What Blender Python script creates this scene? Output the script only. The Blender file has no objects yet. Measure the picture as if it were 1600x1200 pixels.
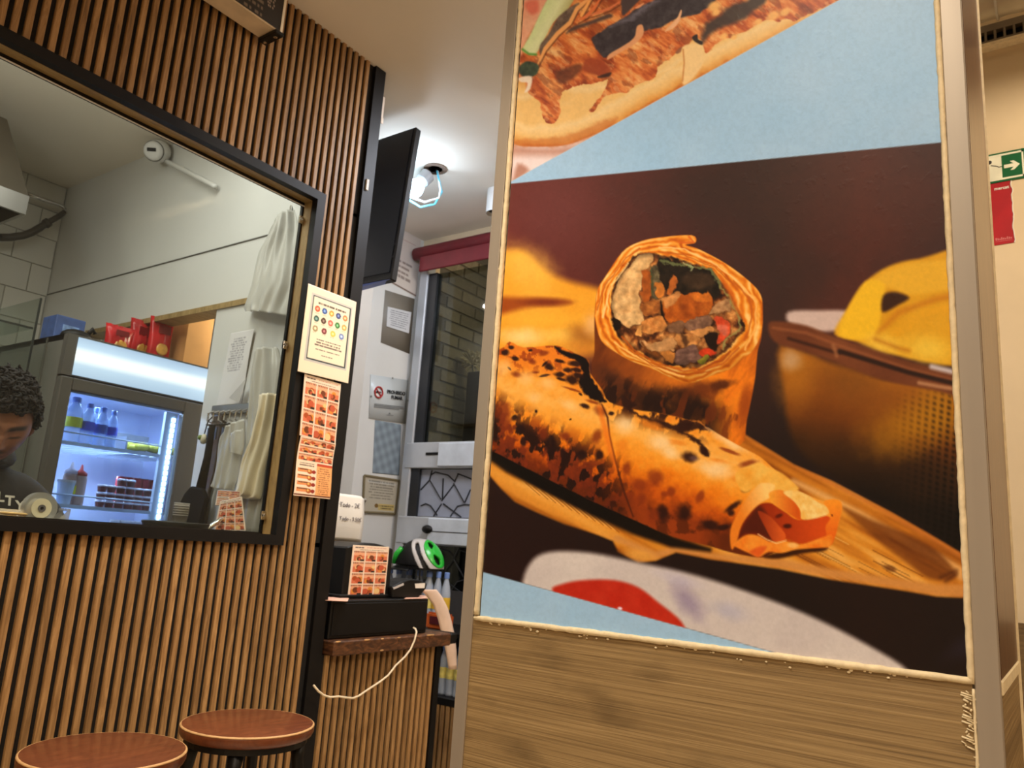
import bpy, bmesh, math, random
import numpy as np
from mathutils import Vector, Matrix
C = bpy.context.scene.collection
SC = bpy.context.scene
# ------------------------------------------------------------------ camera, world, lamps, exposure
EYE = Vector((0, 0, 1.2)); FPX = 1229.0
ROT = Matrix(((0.57196195, -0.20487225, -0.79428388), (-0.81763678, -0.06471816, -0.57208535), (0.06579982, 0.97664677, -0.20452741)))
cam = bpy.data.cameras.new('camera'); cam_o = bpy.data.objects.new('camera', cam); C.objects.link(cam_o)
cam.sensor_width = 36; cam.lens = FPX/1600*36; cam.clip_start = .05
cam_o.matrix_world = Matrix.Translation(EYE) @ ROT.to_4x4(); SC.camera = cam_o
cam.dof.use_dof = True; cam.dof.focus_distance = 1.15; cam.dof.aperture_fstop = 11.0
SC.view_settings.view_transform = 'Standard'; SC.view_settings.look = 'None'; SC.view_settings.exposure = 0; SC.view_settings.gamma = 1
SC.view_settings.use_curve_mapping = False
w = bpy.data.worlds.new('world'); SC.world = w; w.use_nodes = True
w.node_tree.nodes['Background'].inputs[0].default_value = (1.0, .90, .78, 1); w.node_tree.nodes['Background'].inputs[1].default_value = .115
def lamp(name, kind, loc, power, col, size=.15, target=None, spot=None, blend=.6, size_y=None):
    l = bpy.data.lights.new(name, kind); l.energy = power; l.color = col
    if kind == 'AREA':
        l.shape = 'RECTANGLE' if size_y else 'DISK'; l.size = size
        if size_y: l.size_y = size_y
    else: l.shadow_soft_size = size
    if kind == 'SPOT': l.spot_size = math.radians(spot); l.spot_blend = blend
    o = bpy.data.objects.new(name, l); C.objects.link(o); o.location = loc
    if target is not None: o.rotation_euler = (Vector(target)-Vector(loc)).to_track_quat('-Z', 'Y').to_euler()
    return o
WARM = (1.0, .85, .66)
lamp('dining_downlight', 'SPOT', (1.45, 1.12, 2.70), 50, WARM, .05, (1.45, 1.25, 0), 100, .5)
lamp('dining_downlight', 'SPOT', (.35, 1.05, 2.70), 50, WARM, .05, (.35, 1.2, 0), 100, .5)
lamp('pillar_downlight', 'SPOT', (.10, .35, 2.70), 49, WARM, .06, (.38, .38, 0), 130, .8)
lamp('room_lamp', 'AREA', (-1.1, -.5, 2.68), 30, (1.0, .86, .68), .6, (-1.1, -.5, 0))
lamp('right_downlight', 'AREA', (1.7, -.9, 2.9), 26, (1.0, .84, .62), .4, (2.6, .1, 1.8))
lamp('kitchen_tube', 'AREA', (.85, 2.18, 2.715), 12, (1.0, .98, .95), .9, (.85, 2.18, 0), size_y=.12)
lamp('kitchen_bulb', 'POINT', (.42, 2.30, 2.38), 12, (1.0, .97, .92), .12)
lamp('kitchen_tube', 'AREA', (.1, 2.9, 2.715), 6, (1.0, .95, .82), .6, (.1, 2.9, 0), size_y=.12)
# ------------------------------------------------------------------ helpers
def at(x, y, ax, v):                      # the point of a real plane (ax = v) that a picture position shows
    r = ROT @ Vector((x-800, -(y-600), -FPX)); i = 'XYZ'.index(ax)
    return EYE + r*((v-EYE[i])/r[i])
def s2l(c):
    c = np.asarray(c, float)/255.0
    return np.where(c <= .04045, c/12.92, ((c+.055)/1.055)**2.4)
def lin(c): return tuple(float(q) for q in s2l(c))+(1.0,)
MATS = {}
def mat(name, col=(128, 128, 128), rough=.5, metal=0., var=.12, vs=14., bump=0., bs=60., stretch=(1, 1, 1), emit=0., ecol=None, alpha=1., coat=0., trans=0., spec=.5):
    if name in MATS: return MATS[name]
    m = bpy.data.materials.new(name); m.use_nodes = True; nt = m.node_tree; N = nt.nodes; L = nt.links; b = N['Principled BSDF']
    tc = N.new('ShaderNodeTexCoord'); mp = N.new('ShaderNodeMapping'); mp.inputs['Scale'].default_value = stretch; L.new(tc.outputs['Object'], mp.inputs[0])
    nz = N.new('ShaderNodeTexNoise'); nz.inputs['Scale'].default_value = vs; nz.inputs['Detail'].default_value = 4; L.new(mp.outputs[0], nz.inputs['Vector'])
    cr = N.new('ShaderNodeValToRGB'); c = np.array(lin(col)[:3])
    cr.color_ramp.elements[0].position = .3; cr.color_ramp.elements[1].position = .7
    cr.color_ramp.elements[0].color = tuple(c*(1-var))+(1,); cr.color_ramp.elements[1].color = tuple(np.clip(c*(1+var), 0, 1))+(1,)
    L.new(nz.outputs['Fac'], cr.inputs[0]); L.new(cr.outputs[0], b.inputs['Base Color'])
    b.inputs['Roughness'].default_value = rough; b.inputs['Metallic'].default_value = metal; b.inputs['Alpha'].default_value = alpha
    b.inputs['Coat Weight'].default_value = coat; b.inputs['Transmission Weight'].default_value = trans; b.inputs['Specular IOR Level'].default_value = spec
    if emit: b.inputs['Emission Color'].default_value = lin(ecol or col); b.inputs['Emission Strength'].default_value = emit
    if bump:
        n2 = N.new('ShaderNodeTexNoise'); n2.inputs['Scale'].default_value = bs; n2.inputs['Detail'].default_value = 3; L.new(mp.outputs[0], n2.inputs['Vector'])
        bp = N.new('ShaderNodeBump'); bp.inputs['Strength'].default_value = bump; bp.inputs['Distance'].default_value = .002; L.new(n2.outputs['Fac'], bp.inputs['Height']); L.new(bp.outputs[0], b.inputs['Normal'])
    MATS[name] = m; return m
def wood(name, stops, scale, stretch, rough=.5, rnd=True, tone=.25, bump=.15, coat=0., knots=False, dist=2.):
    m = bpy.data.materials.new(name); m.use_nodes = True; nt = m.node_tree; N = nt.nodes; L = nt.links; b = N['Principled BSDF']
    tc = N.new('ShaderNodeTexCoord'); oi = N.new('ShaderNodeObjectInfo'); mp = N.new('ShaderNodeMapping'); mp.inputs['Scale'].default_value = stretch
    L.new(tc.outputs['Object'], mp.inputs[0])
    if rnd:
        ml = N.new('ShaderNodeVectorMath'); ml.operation = 'SCALE'; ml.inputs[0].default_value = (37, 53, 91); L.new(oi.outputs['Random'], ml.inputs['Scale']); L.new(ml.outputs[0], mp.inputs['Location'])
    nz = N.new('ShaderNodeTexNoise'); nz.inputs['Scale'].default_value = scale; nz.inputs['Detail'].default_value = 6; nz.inputs['Roughness'].default_value = .62; nz.inputs['Distortion'].default_value = dist; L.new(mp.outputs[0], nz.inputs['Vector'])
    cr = N.new('ShaderNodeValToRGB'); e = cr.color_ramp.elements
    while len(e) < len(stops): e.new(.5)
    for k, (p, c) in enumerate(stops): e[k].position = p; e[k].color = lin(c)
    L.new(nz.outputs['Fac'], cr.inputs[0]); out = cr.outputs[0]
    if knots:
        mp2 = N.new('ShaderNodeMapping'); mp2.inputs['Scale'].default_value = knots; L.new(tc.outputs['Object'], mp2.inputs[0])
        n3 = N.new('ShaderNodeTexNoise'); n3.inputs['Scale'].default_value = 1; n3.inputs['Detail'].default_value = 3; L.new(mp2.outputs[0], n3.inputs['Vector'])
        r3 = N.new('ShaderNodeValToRGB'); r3.color_ramp.elements[0].position = .30; r3.color_ramp.elements[0].color = (.30, .26, .22, 1); r3.color_ramp.elements[1].position = .44; r3.color_ramp.elements[1].color = (1, 1, 1, 1); L.new(n3.outputs['Fac'], r3.inputs[0])
        mx = N.new('ShaderNodeMix'); mx.data_type = 'RGBA'; mx.blend_type = 'MULTIPLY'; mx.inputs[0].default_value = .55; L.new(out, mx.inputs[6]); L.new(r3.outputs[0], mx.inputs[7]); out = mx.outputs[2]
    if rnd:
        mr = N.new('ShaderNodeMapRange'); mr.inputs[3].default_value = 1-tone; mr.inputs[4].default_value = 1+tone*.6; L.new(oi.outputs['Random'], mr.inputs[0])
        hv = N.new('ShaderNodeHueSaturation'); L.new(mr.outputs[0], hv.inputs['Value']); L.new(out, hv.inputs['Color']); out = hv.outputs[0]
    L.new(out, b.inputs['Base Color']); b.inputs['Roughness'].default_value = rough; b.inputs['Coat Weight'].default_value = coat; b.inputs['Coat Roughness'].default_value = .12
    bp = N.new('ShaderNodeBump'); bp.inputs['Strength'].default_value = bump; bp.inputs['Distance'].default_value = .001; L.new(nz.outputs['Fac'], bp.inputs['Height']); L.new(bp.outputs[0], b.inputs['Normal'])
    MATS[name] = m; return m
def print_mat(name, rough=.45, gain=1.0, bump=.0, coat=0.):
    if name in MATS: return MATS[name]
    m = bpy.data.materials.new(name); m.use_nodes = True; N = m.node_tree.nodes; L = m.node_tree.links; b = N['Principled BSDF']
    a = N.new('ShaderNodeAttribute'); a.attribute_name = 'ink'; nz = N.new('ShaderNodeTexNoise'); nz.inputs['Scale'].default_value = 900
    mr = N.new('ShaderNodeMapRange'); mr.inputs[3].default_value = gain*.97; mr.inputs[4].default_value = gain*1.03; L.new(nz.outputs['Fac'], mr.inputs[0])
    vm = N.new('ShaderNodeVectorMath'); vm.operation = 'SCALE'; L.new(a.outputs['Color'], vm.inputs[0]); L.new(mr.outputs[0], vm.inputs['Scale']); L.new(vm.outputs[0], b.inputs['Base Color'])
    b.inputs['Roughness'].default_value = rough; b.inputs['Coat Weight'].default_value = coat; b.inputs['Coat Roughness'].default_value = .2
    if bump:
        tc = N.new('ShaderNodeTexCoord'); n2 = N.new('ShaderNodeTexNoise'); n2.inputs['Scale'].default_value = 70; n2.inputs['Detail'].default_value = 2; L.new(tc.outputs['Object'], n2.inputs['Vector'])
        rr = N.new('ShaderNodeValToRGB'); rr.color_ramp.elements[0].position = .58; rr.color_ramp.elements[1].position = .78; L.new(n2.outputs['Fac'], rr.inputs[0])
        bp = N.new('ShaderNodeBump'); bp.inputs['Strength'].default_value = bump; bp.inputs['Distance'].default_value = .0015; L.new(rr.outputs[0], bp.inputs['Height']); L.new(bp.outputs[0], b.inputs['Normal'])
    MATS[name] = m; return m
def glass_mat(name, tint=(235, 242, 240), refl=.08, haze=0.):
    if name in MATS: return MATS[name]
    m = bpy.data.materials.new(name); m.use_nodes = True; N = m.node_tree.nodes; L = m.node_tree.links; N.clear()
    o = N.new('ShaderNodeOutputMaterial'); t = N.new('ShaderNodeBsdfTransparent'); t.inputs[0].default_value = lin(tint); g = N.new('ShaderNodeBsdfGlossy'); g.inputs['Roughness'].default_value = .03
    lw = N.new('ShaderNodeLayerWeight'); lw.inputs[0].default_value = .25; mr = N.new('ShaderNodeMapRange'); mr.inputs[3].default_value = refl*.5; mr.inputs[4].default_value = min(1, refl*6); L.new(lw.outputs['Fresnel'], mr.inputs[0])
    mx = N.new('ShaderNodeMixShader'); L.new(mr.outputs[0], mx.inputs[0]); L.new(t.outputs[0], mx.inputs[1]); L.new(g.outputs[0], mx.inputs[2]); out = mx.outputs[0]
    if haze:
        d = N.new('ShaderNodeBsdfDiffuse'); d.inputs[0].default_value = (.8, .8, .78, 1); nz = N.new('ShaderNodeTexNoise'); nz.inputs['Scale'].default_value = 5; m2 = N.new('ShaderNodeMapRange'); m2.inputs[3].default_value = haze*.5; m2.inputs[4].default_value = haze*1.5; L.new(nz.outputs['Fac'], m2.inputs[0])
        x2 = N.new('ShaderNodeMixShader'); L.new(m2.outputs[0], x2.inputs[0]); L.new(out, x2.inputs[1]); L.new(d.outputs[0], x2.inputs[2]); out = x2.outputs[0]
    L.new(out, o.inputs[0]); MATS[name] = m; return m
WL = {}
def wloc(o): return WL.get(o.name, Vector((0, 0, 0))) if o else Vector((0, 0, 0))
def tag(o, label=None, cat=None, group=None, kind=None):
    if label: o['label'] = label
    if cat: o['category'] = cat
    if group: o['group'] = group
    if kind: o['kind'] = kind
    return o
def thing(name, label, cat, loc, group=None):
    o = bpy.data.objects.new(name, None); C.objects.link(o); o.empty_display_size = .05; o.location = loc; WL[o.name] = Vector(loc)
    return tag(o, label, cat, group)
class MB:
    def __init__(s): s.bm = bmesh.new()
    def box(s, x0, x1, y0, y1, z0, z1):
        v = [s.bm.verts.new(p) for p in [(x0, y0, z0), (x1, y0, z0), (x1, y1, z0), (x0, y1, z0), (x0, y0, z1), (x1, y0, z1), (x1, y1, z1), (x0, y1, z1)]]
        for f in [(3, 2, 1, 0), (4, 5, 6, 7), (0, 1, 5, 4), (1, 2, 6, 5), (2, 3, 7, 6), (3, 0, 4, 7)]: s.bm.faces.new([v[i] for i in f])
        return s
    def prism(s, pts, off):               # polygon extruded by a vector
        off = Vector(off); a = [s.bm.verts.new(p) for p in pts]; b = [s.bm.verts.new(Vector(p)+off) for p in pts]; n = len(a)
        s.bm.faces.new(a[::-1]); s.bm.faces.new(b)
        for i in range(n): s.bm.faces.new([a[i], a[(i+1) % n], b[(i+1) % n], b[i]])
        return s
    def tube(s, pts, r, seg=8, cap=True, flat=None):
        pts = [Vector(p) for p in pts]; rs = r if hasattr(r, '__len__') else [r]*len(pts); rings = []; up = None
        for i, p in enumerate(pts):
            d = (pts[min(i+1, len(pts)-1)]-pts[max(i-1, 0)]).normalized()
            if up is None: up = d.orthogonal().normalized()
            up = (up-d*up.dot(d)).normalized(); sd = d.cross(up)
            rings.append([s.bm.verts.new(p+(up*math.cos(2*math.pi*k/seg)+sd*math.sin(2*math.pi*k/seg))*rs[i]) for k in range(seg)])
        for i in range(len(rings)-1):
            for k in range(seg): s.bm.faces.new([rings[i][k], rings[i][(k+1) % seg], rings[i+1][(k+1) % seg], rings[i+1][k]])
        if cap: s.bm.faces.new(rings[0][::-1]); s.bm.faces.new(rings[-1])
        return s
    def lathe(s, prof, c, seg=20, axis=(0, 0, 1), cap=True):
        c = Vector(c); ax = Vector(axis).normalized(); u = ax.orthogonal().normalized(); v = ax.cross(u); rings = []
        for r, h in prof: rings.append([s.bm.verts.new(c+ax*h+(u*math.cos(2*math.pi*k/seg)+v*math.sin(2*math.pi*k/seg))*max(r, 1e-4)) for k in range(seg)])
        for i in range(len(rings)-1):
            for k in range(seg): s.bm.faces.new([rings[i][k], rings[i][(k+1) % seg], rings[i+1][(k+1) % seg], rings[i+1][k]])
        if cap: s.bm.faces.new(rings[0][::-1]); s.bm.faces.new(rings[-1])
        return s
    def grid(s, P):                       # P[i][j] points
        V = [[s.bm.verts.new(p) for p in row] for row in P]
        for i in range(len(V)-1):
            for j in range(len(V[0])-1): s.bm.faces.new([V[i][j], V[i][j+1], V[i+1][j+1], V[i+1][j]])
        return s
    def ball(s, c, r, sc=(1, 1, 1), u=12, v=8):
        m = Matrix.Translation(c) @ Matrix.Diagonal((r*sc[0], r*sc[1], r*sc[2], 1)); bmesh.ops.create_uvsphere(s.bm, u_segments=u, v_segments=v, radius=1, matrix=m); return s
    def build(s, name, m, parent=None, bev=0., smooth=False, solid=0., sub=0, seg=1, label=None, kind=None):
        bm = s.bm; bmesh.ops.recalc_face_normals(bm, faces=bm.faces)
        if bev:
            ed = [e for e in bm.edges if len(e.link_faces) == 2 and e.calc_face_angle(0) > .5]
            bmesh.ops.bevel(bm, geom=ed, offset=bev, segments=seg, affect='EDGES', clamp_overlap=True)
        org = wloc(parent) if parent else Vector((0, 0, 0))
        if parent is None and len(bm.verts):
            xs = [v.co for v in bm.verts]; org = Vector((sum(v.x for v in xs)/len(xs), sum(v.y for v in xs)/len(xs), min(v.z for v in xs)))
        bmesh.ops.translate(bm, verts=bm.verts, vec=-org)
        me = bpy.data.meshes.new(name); bm.to_mesh(me); bm.free()
        if m: me.materials.append(m)
        if smooth: me.polygons.foreach_set('use_smooth', [True]*len(me.polygons))
        o = bpy.data.objects.new(name, me); C.objects.link(o)
        if parent: o.parent = parent
        else: o.location = org
        WL[o.name] = org.copy()
        if sub: q = o.modifiers.new('sub', 'SUBSURF'); q.levels = sub; q.render_levels = sub
        if solid: q = o.modifiers.new('solid', 'SOLIDIFY'); q.thickness = solid; q.offset = -1
        return tag(o, label, None, None, kind)
def bx(name, m, b, parent=None, bev=0., **k): return MB().box(*b).build(name, m, parent, bev, **k)
def dup(o, parent=None, shift=(0, 0, 0)):
    c = o.copy(); C.objects.link(c)
    if parent: c.parent = parent; WL[c.name] = wloc(parent)
    else: c.location = o.location+Vector(shift); WL[c.name] = wloc(o)+Vector(shift)
    for ch in o.children:
        d = dup(ch, c)
    return c
def inked(name, TL, TR, BR, BL, fn, nu, nv, m, parent=None, curl=None, solid=.0006):
    TL, TR, BR, BL = map(Vector, (TL, TR, BR, BL)); u = np.linspace(0, 1, nu); v = np.linspace(0, 1, nv)
    U, V = np.meshgrid(u, v); P = (1-V)[..., None]*((1-U)[..., None]*np.array(TL)+U[..., None]*np.array(TR))+V[..., None]*((1-U)[..., None]*np.array(BL)+U[..., None]*np.array(BR))
    nrm = np.array((TR-TL).cross(BL-TL).normalized())
    if curl is not None: P = P+nrm*curl(U, V)[..., None]
    co = P.reshape(-1, 3); org = np.array(wloc(parent)) if parent else co.mean(0); i = np.arange((nv-1)*(nu-1)); r = i//(nu-1); c = i % (nu-1); a = r*nu+c
    F = np.stack([a, a+nu, a+nu+1, a+1], 1); me = bpy.data.meshes.new(name); me.from_pydata((co-org).tolist(), [], F.tolist()); me.materials.append(m)
    col = s2l(np.clip(fn(U.ravel(), V.ravel()), 0, 255)); at_ = me.color_attributes.new('ink', 'FLOAT_COLOR', 'POINT'); at_.data.foreach_set('color', np.concatenate([col, np.ones((len(col), 1))], 1).astype(np.float32).ravel())
    me.polygons.foreach_set('use_smooth', [True]*len(me.polygons)); o = bpy.data.objects.new(name, me); C.objects.link(o)
    if parent: o.parent = parent
    else: o.location = org
    WL[o.name] = Vector(org)
    if solid: q = o.modifiers.new('solid', 'SOLIDIFY'); q.thickness = solid; q.offset = -1 if True else 1
    return o
def lettering(txt, size, org, xd, yd, m, parent, name='lettering', align='CENTER', bold=0.):
    cu = bpy.data.curves.new('tmp', 'FONT'); cu.body = txt; cu.size = size; cu.align_x = align; cu.align_y = 'CENTER'; cu.extrude = .0004; cu.resolution_u = 3; cu.offset = bold
    t = bpy.data.objects.new('tmp', cu); C.objects.link(t); dg = bpy.context.evaluated_depsgraph_get(); me = bpy.data.meshes.new_from_object(t.evaluated_get(dg)); bpy.data.objects.remove(t); bpy.data.curves.remove(cu)
    xd = Vector(xd).normalized(); yd = Vector(yd); yd = (yd-xd*yd.dot(xd)).normalized(); zd = xd.cross(yd); M = Matrix((xd, yd, zd)).transposed().to_4x4(); M.translation = Vector(org)-wloc(parent)
    me.transform(M); me.materials.clear(); me.materials.append(m); me.name = name; o = bpy.data.objects.new(name, me); C.objects.link(o); o.parent = parent; WL[o.name] = wloc(parent); return o
def sheet(rows, ax, v, nc=16, amp=.012, folds=5, seed=0, puff=.0, norm=(-1, 0, 0)):   # a hanging sheet between left and right outlines
    rd = random.Random(seed); ph = rd.random()*6; out = []; n = len(rows); norm = Vector(norm)
    for i in range((n-1)*4+1):
        k = min(i//4, n-2); t = i/4-k; a = [rows[k][q]*(1-t)+rows[k+1][q]*t for q in range(4)]
        L = at(a[0], a[1], ax, v); R = at(a[2], a[3], ax, v); row = []
        for j in range(nc+1):
            u = j/nc; f = math.sin(u*folds*2*math.pi+ph+i*.15)*amp*(.6+.4*math.sin(i*.5+u*7+ph)); row.append(L.lerp(R, u)+norm*(f+amp+puff*math.sin(math.pi*u)))
        out.append(row)
    return MB().grid(out)
# ---- printed food picture: drawn shape by shape in image pixel coordinates, sampled at mesh vertices ----
class Print:
    def __init__(s, x, y):
        s.x = x.astype(np.float64); s.y = y.astype(np.float64)
        s.c = np.zeros((len(x), 3)); s.cache = {}
    def vnoise(s, fx, fy, seed):
        r = np.random.RandomState(seed); T = r.rand(256, 256)
        ix = np.floor(fx).astype(int); iy = np.floor(fy).astype(int)
        u = fx-ix; v = fy-iy; u = u*u*(3-2*u); v = v*v*(3-2*v)
        a = T[ix & 255, iy & 255]; b = T[(ix+1) & 255, iy & 255]; c = T[ix & 255, (iy+1) & 255]; d = T[(ix+1) & 255, (iy+1) & 255]
        return (a*(1-u)+b*u)*(1-v)+(c*(1-u)+d*u)*v
    def fbm(s, sc, seed=0, ax=1.0, ay=1.0, rot=0.0, oct=4):
        k = (sc, seed, ax, ay, rot, oct)
        if k in s.cache: return s.cache[k]
        cr, sr = np.cos(rot), np.sin(rot)
        X = (s.x*cr+s.y*sr)/sc*ax; Y = (-s.x*sr+s.y*cr)/sc*ay
        o = 0; w = 0.5; tot = 0
        for i in range(oct):
            o = o+w*s.vnoise(X*2**i+17.3*i+500, Y*2**i+9.1*i+500, seed*7+i); tot += w; w *= 0.5
        s.cache[k] = o/tot
        return s.cache[k]
    @staticmethod
    def smooth(P, n=4):
        P = np.array(P, float); N = len(P); out = []
        for i in range(N):
            p0, p1, p2, p3 = P[i-1], P[i], P[(i+1) % N], P[(i+2) % N]
            for k in range(n):
                t = k/n
                out.append(0.5*((2*p1)+(-p0+p2)*t+(2*p0-5*p1+4*p2-p3)*t*t+(-p0+3*p1-3*p2+p3)*t**3))
        return np.array(out)
    def sd(s, P, pad=40, wob=None):
        P = np.array(P, float)
        m = (s.x > P[:, 0].min()-pad) & (s.x < P[:, 0].max()+pad) & (s.y > P[:, 1].min()-pad) & (s.y < P[:, 1].max()+pad)
        idx = np.nonzero(m)[0]; x = s.x[idx].copy(); y = s.y[idx].copy()
        if wob:
            a, sc = wob
            x += a*(s.fbm(sc, 91)[idx]-.5)*2; y += a*(s.fbm(sc, 92)[idx]-.5)*2
        d = np.full(len(x), 1e9); ins = np.zeros(len(x), bool); N = len(P)
        for i in range(N):
            ax, ay = P[i-1]; bx, by = P[i]; ex, ey = bx-ax, by-ay
            t = np.clip(((x-ax)*ex+(y-ay)*ey)/(ex*ex+ey*ey+1e-9), 0, 1)
            d = np.minimum(d, (x-ax-t*ex)**2+(y-ay-t*ey)**2)
            if ay != by:
                cnd = ((ay > y) != (by > y)) & (x < (bx-ax)*(y-ay)/(by-ay)+ax); ins ^= cnd
        d = np.sqrt(d); d[ins] *= -1
        return idx, d
    def put(s, idx, a, col):
        col = np.asarray(col, float)
        if col.ndim == 2 and len(col) == len(s.x): col = col[idx]
        a = a[:, None]; s.c[idx] = s.c[idx]*(1-a)+col*a
    def poly(s, P, col, soft=1.5, sm=4, op=1.0, wob=None, clip=None):
        if sm: P = s.smooth(P, sm)
        idx, d = s.sd(P, 20+soft*2, wob); t = np.clip(.5-d/(2*soft), 0, 1); a = t*t*(3-2*t)*op
        if clip is not None: a = a*clip[idx]
        s.put(idx, a, col); return idx, d
    def mask(s, P, soft=1.5, sm=4, wob=None):
        if sm: P = s.smooth(P, sm)
        idx, d = s.sd(P, 20+soft*2, wob); t = np.clip(.5-d/(2*soft), 0, 1); o = np.zeros(len(s.x)); o[idx] = t*t*(3-2*t); return o
    def dist(s, P, sm=4):
        if sm: P = s.smooth(P, sm)
        idx, d = s.sd(P, 60); o = np.full(len(s.x), 60.); o[idx] = d; return o
    def blob(s, cx, cy, rx, ry, col, rot=0., soft=.5, op=1., clip=None, wob=.25, wsc=14):
        R = max(rx, ry)*1.8
        idx = np.nonzero((abs(s.x-cx) < R) & (abs(s.y-cy) < R))[0]
        c, n = np.cos(rot), np.sin(rot); dx = s.x[idx]-cx; dy = s.y[idx]-cy
        r = np.sqrt(((dx*c+dy*n)/rx)**2+((-dx*n+dy*c)/ry)**2)+wob*2*(s.fbm(wsc, 55)[idx]-.5)
        t = np.clip((1+soft-r)/(2*soft), 0, 1); a = t*t*(3-2*t)*op
        if clip is not None: a = a*clip[idx]
        s.put(idx, a, col)
    def line(s, P, w, col, soft=1., op=1., clip=None, wob=None):
        P = np.array(P, float)
        ws = w if hasattr(w, '__len__') else [w]*len(P)
        pad = max(ws)+soft*2+4
        m = (s.x > P[:, 0].min()-pad) & (s.x < P[:, 0].max()+pad) & (s.y > P[:, 1].min()-pad) & (s.y < P[:, 1].max()+pad)
        idx = np.nonzero(m)[0]; x = s.x[idx].copy(); y = s.y[idx].copy()
        if wob: x += wob[0]*2*(s.fbm(wob[1], 93)[idx]-.5); y += wob[0]*2*(s.fbm(wob[1], 94)[idx]-.5)
        d = np.full(len(x), 1e9)
        for i in range(len(P)-1):
            ax, ay = P[i]; ex, ey = P[i+1]-P[i]; t = np.clip(((x-ax)*ex+(y-ay)*ey)/(ex*ex+ey*ey+1e-9), 0, 1)
            d = np.minimum(d, np.hypot(x-ax-t*ex, y-ay-t*ey)-(ws[i]*(1-t)+ws[i+1]*t)/2)
        t = np.clip(.5-d/(2*soft), 0, 1); a = t*t*(3-2*t)*op
        if clip is not None: a = a*clip[idx]
        s.put(idx, a, col)
    def mul(s, f, clip=None):
        f = np.asarray(f)
        if f.ndim == 1: f = f[:, None]
        s.c = s.c*(f if clip is None else 1+(f-1)*clip[:, None])

def mix(a, b, t):
    return np.asarray(a, float)*(1-t)[:, None]+np.asarray(b, float)*t[:, None]
def ramp(t, stops):
    t = np.clip(t, 0, 1); xs = [q[0] for q in stops]
    return np.stack([np.interp(t, xs, [q[1][k] for q in stops]) for k in range(3)], 1)
def at_(x0, y0, k, pts): return [(x0+k*a, y0+k*b) for a, b in pts]

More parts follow.
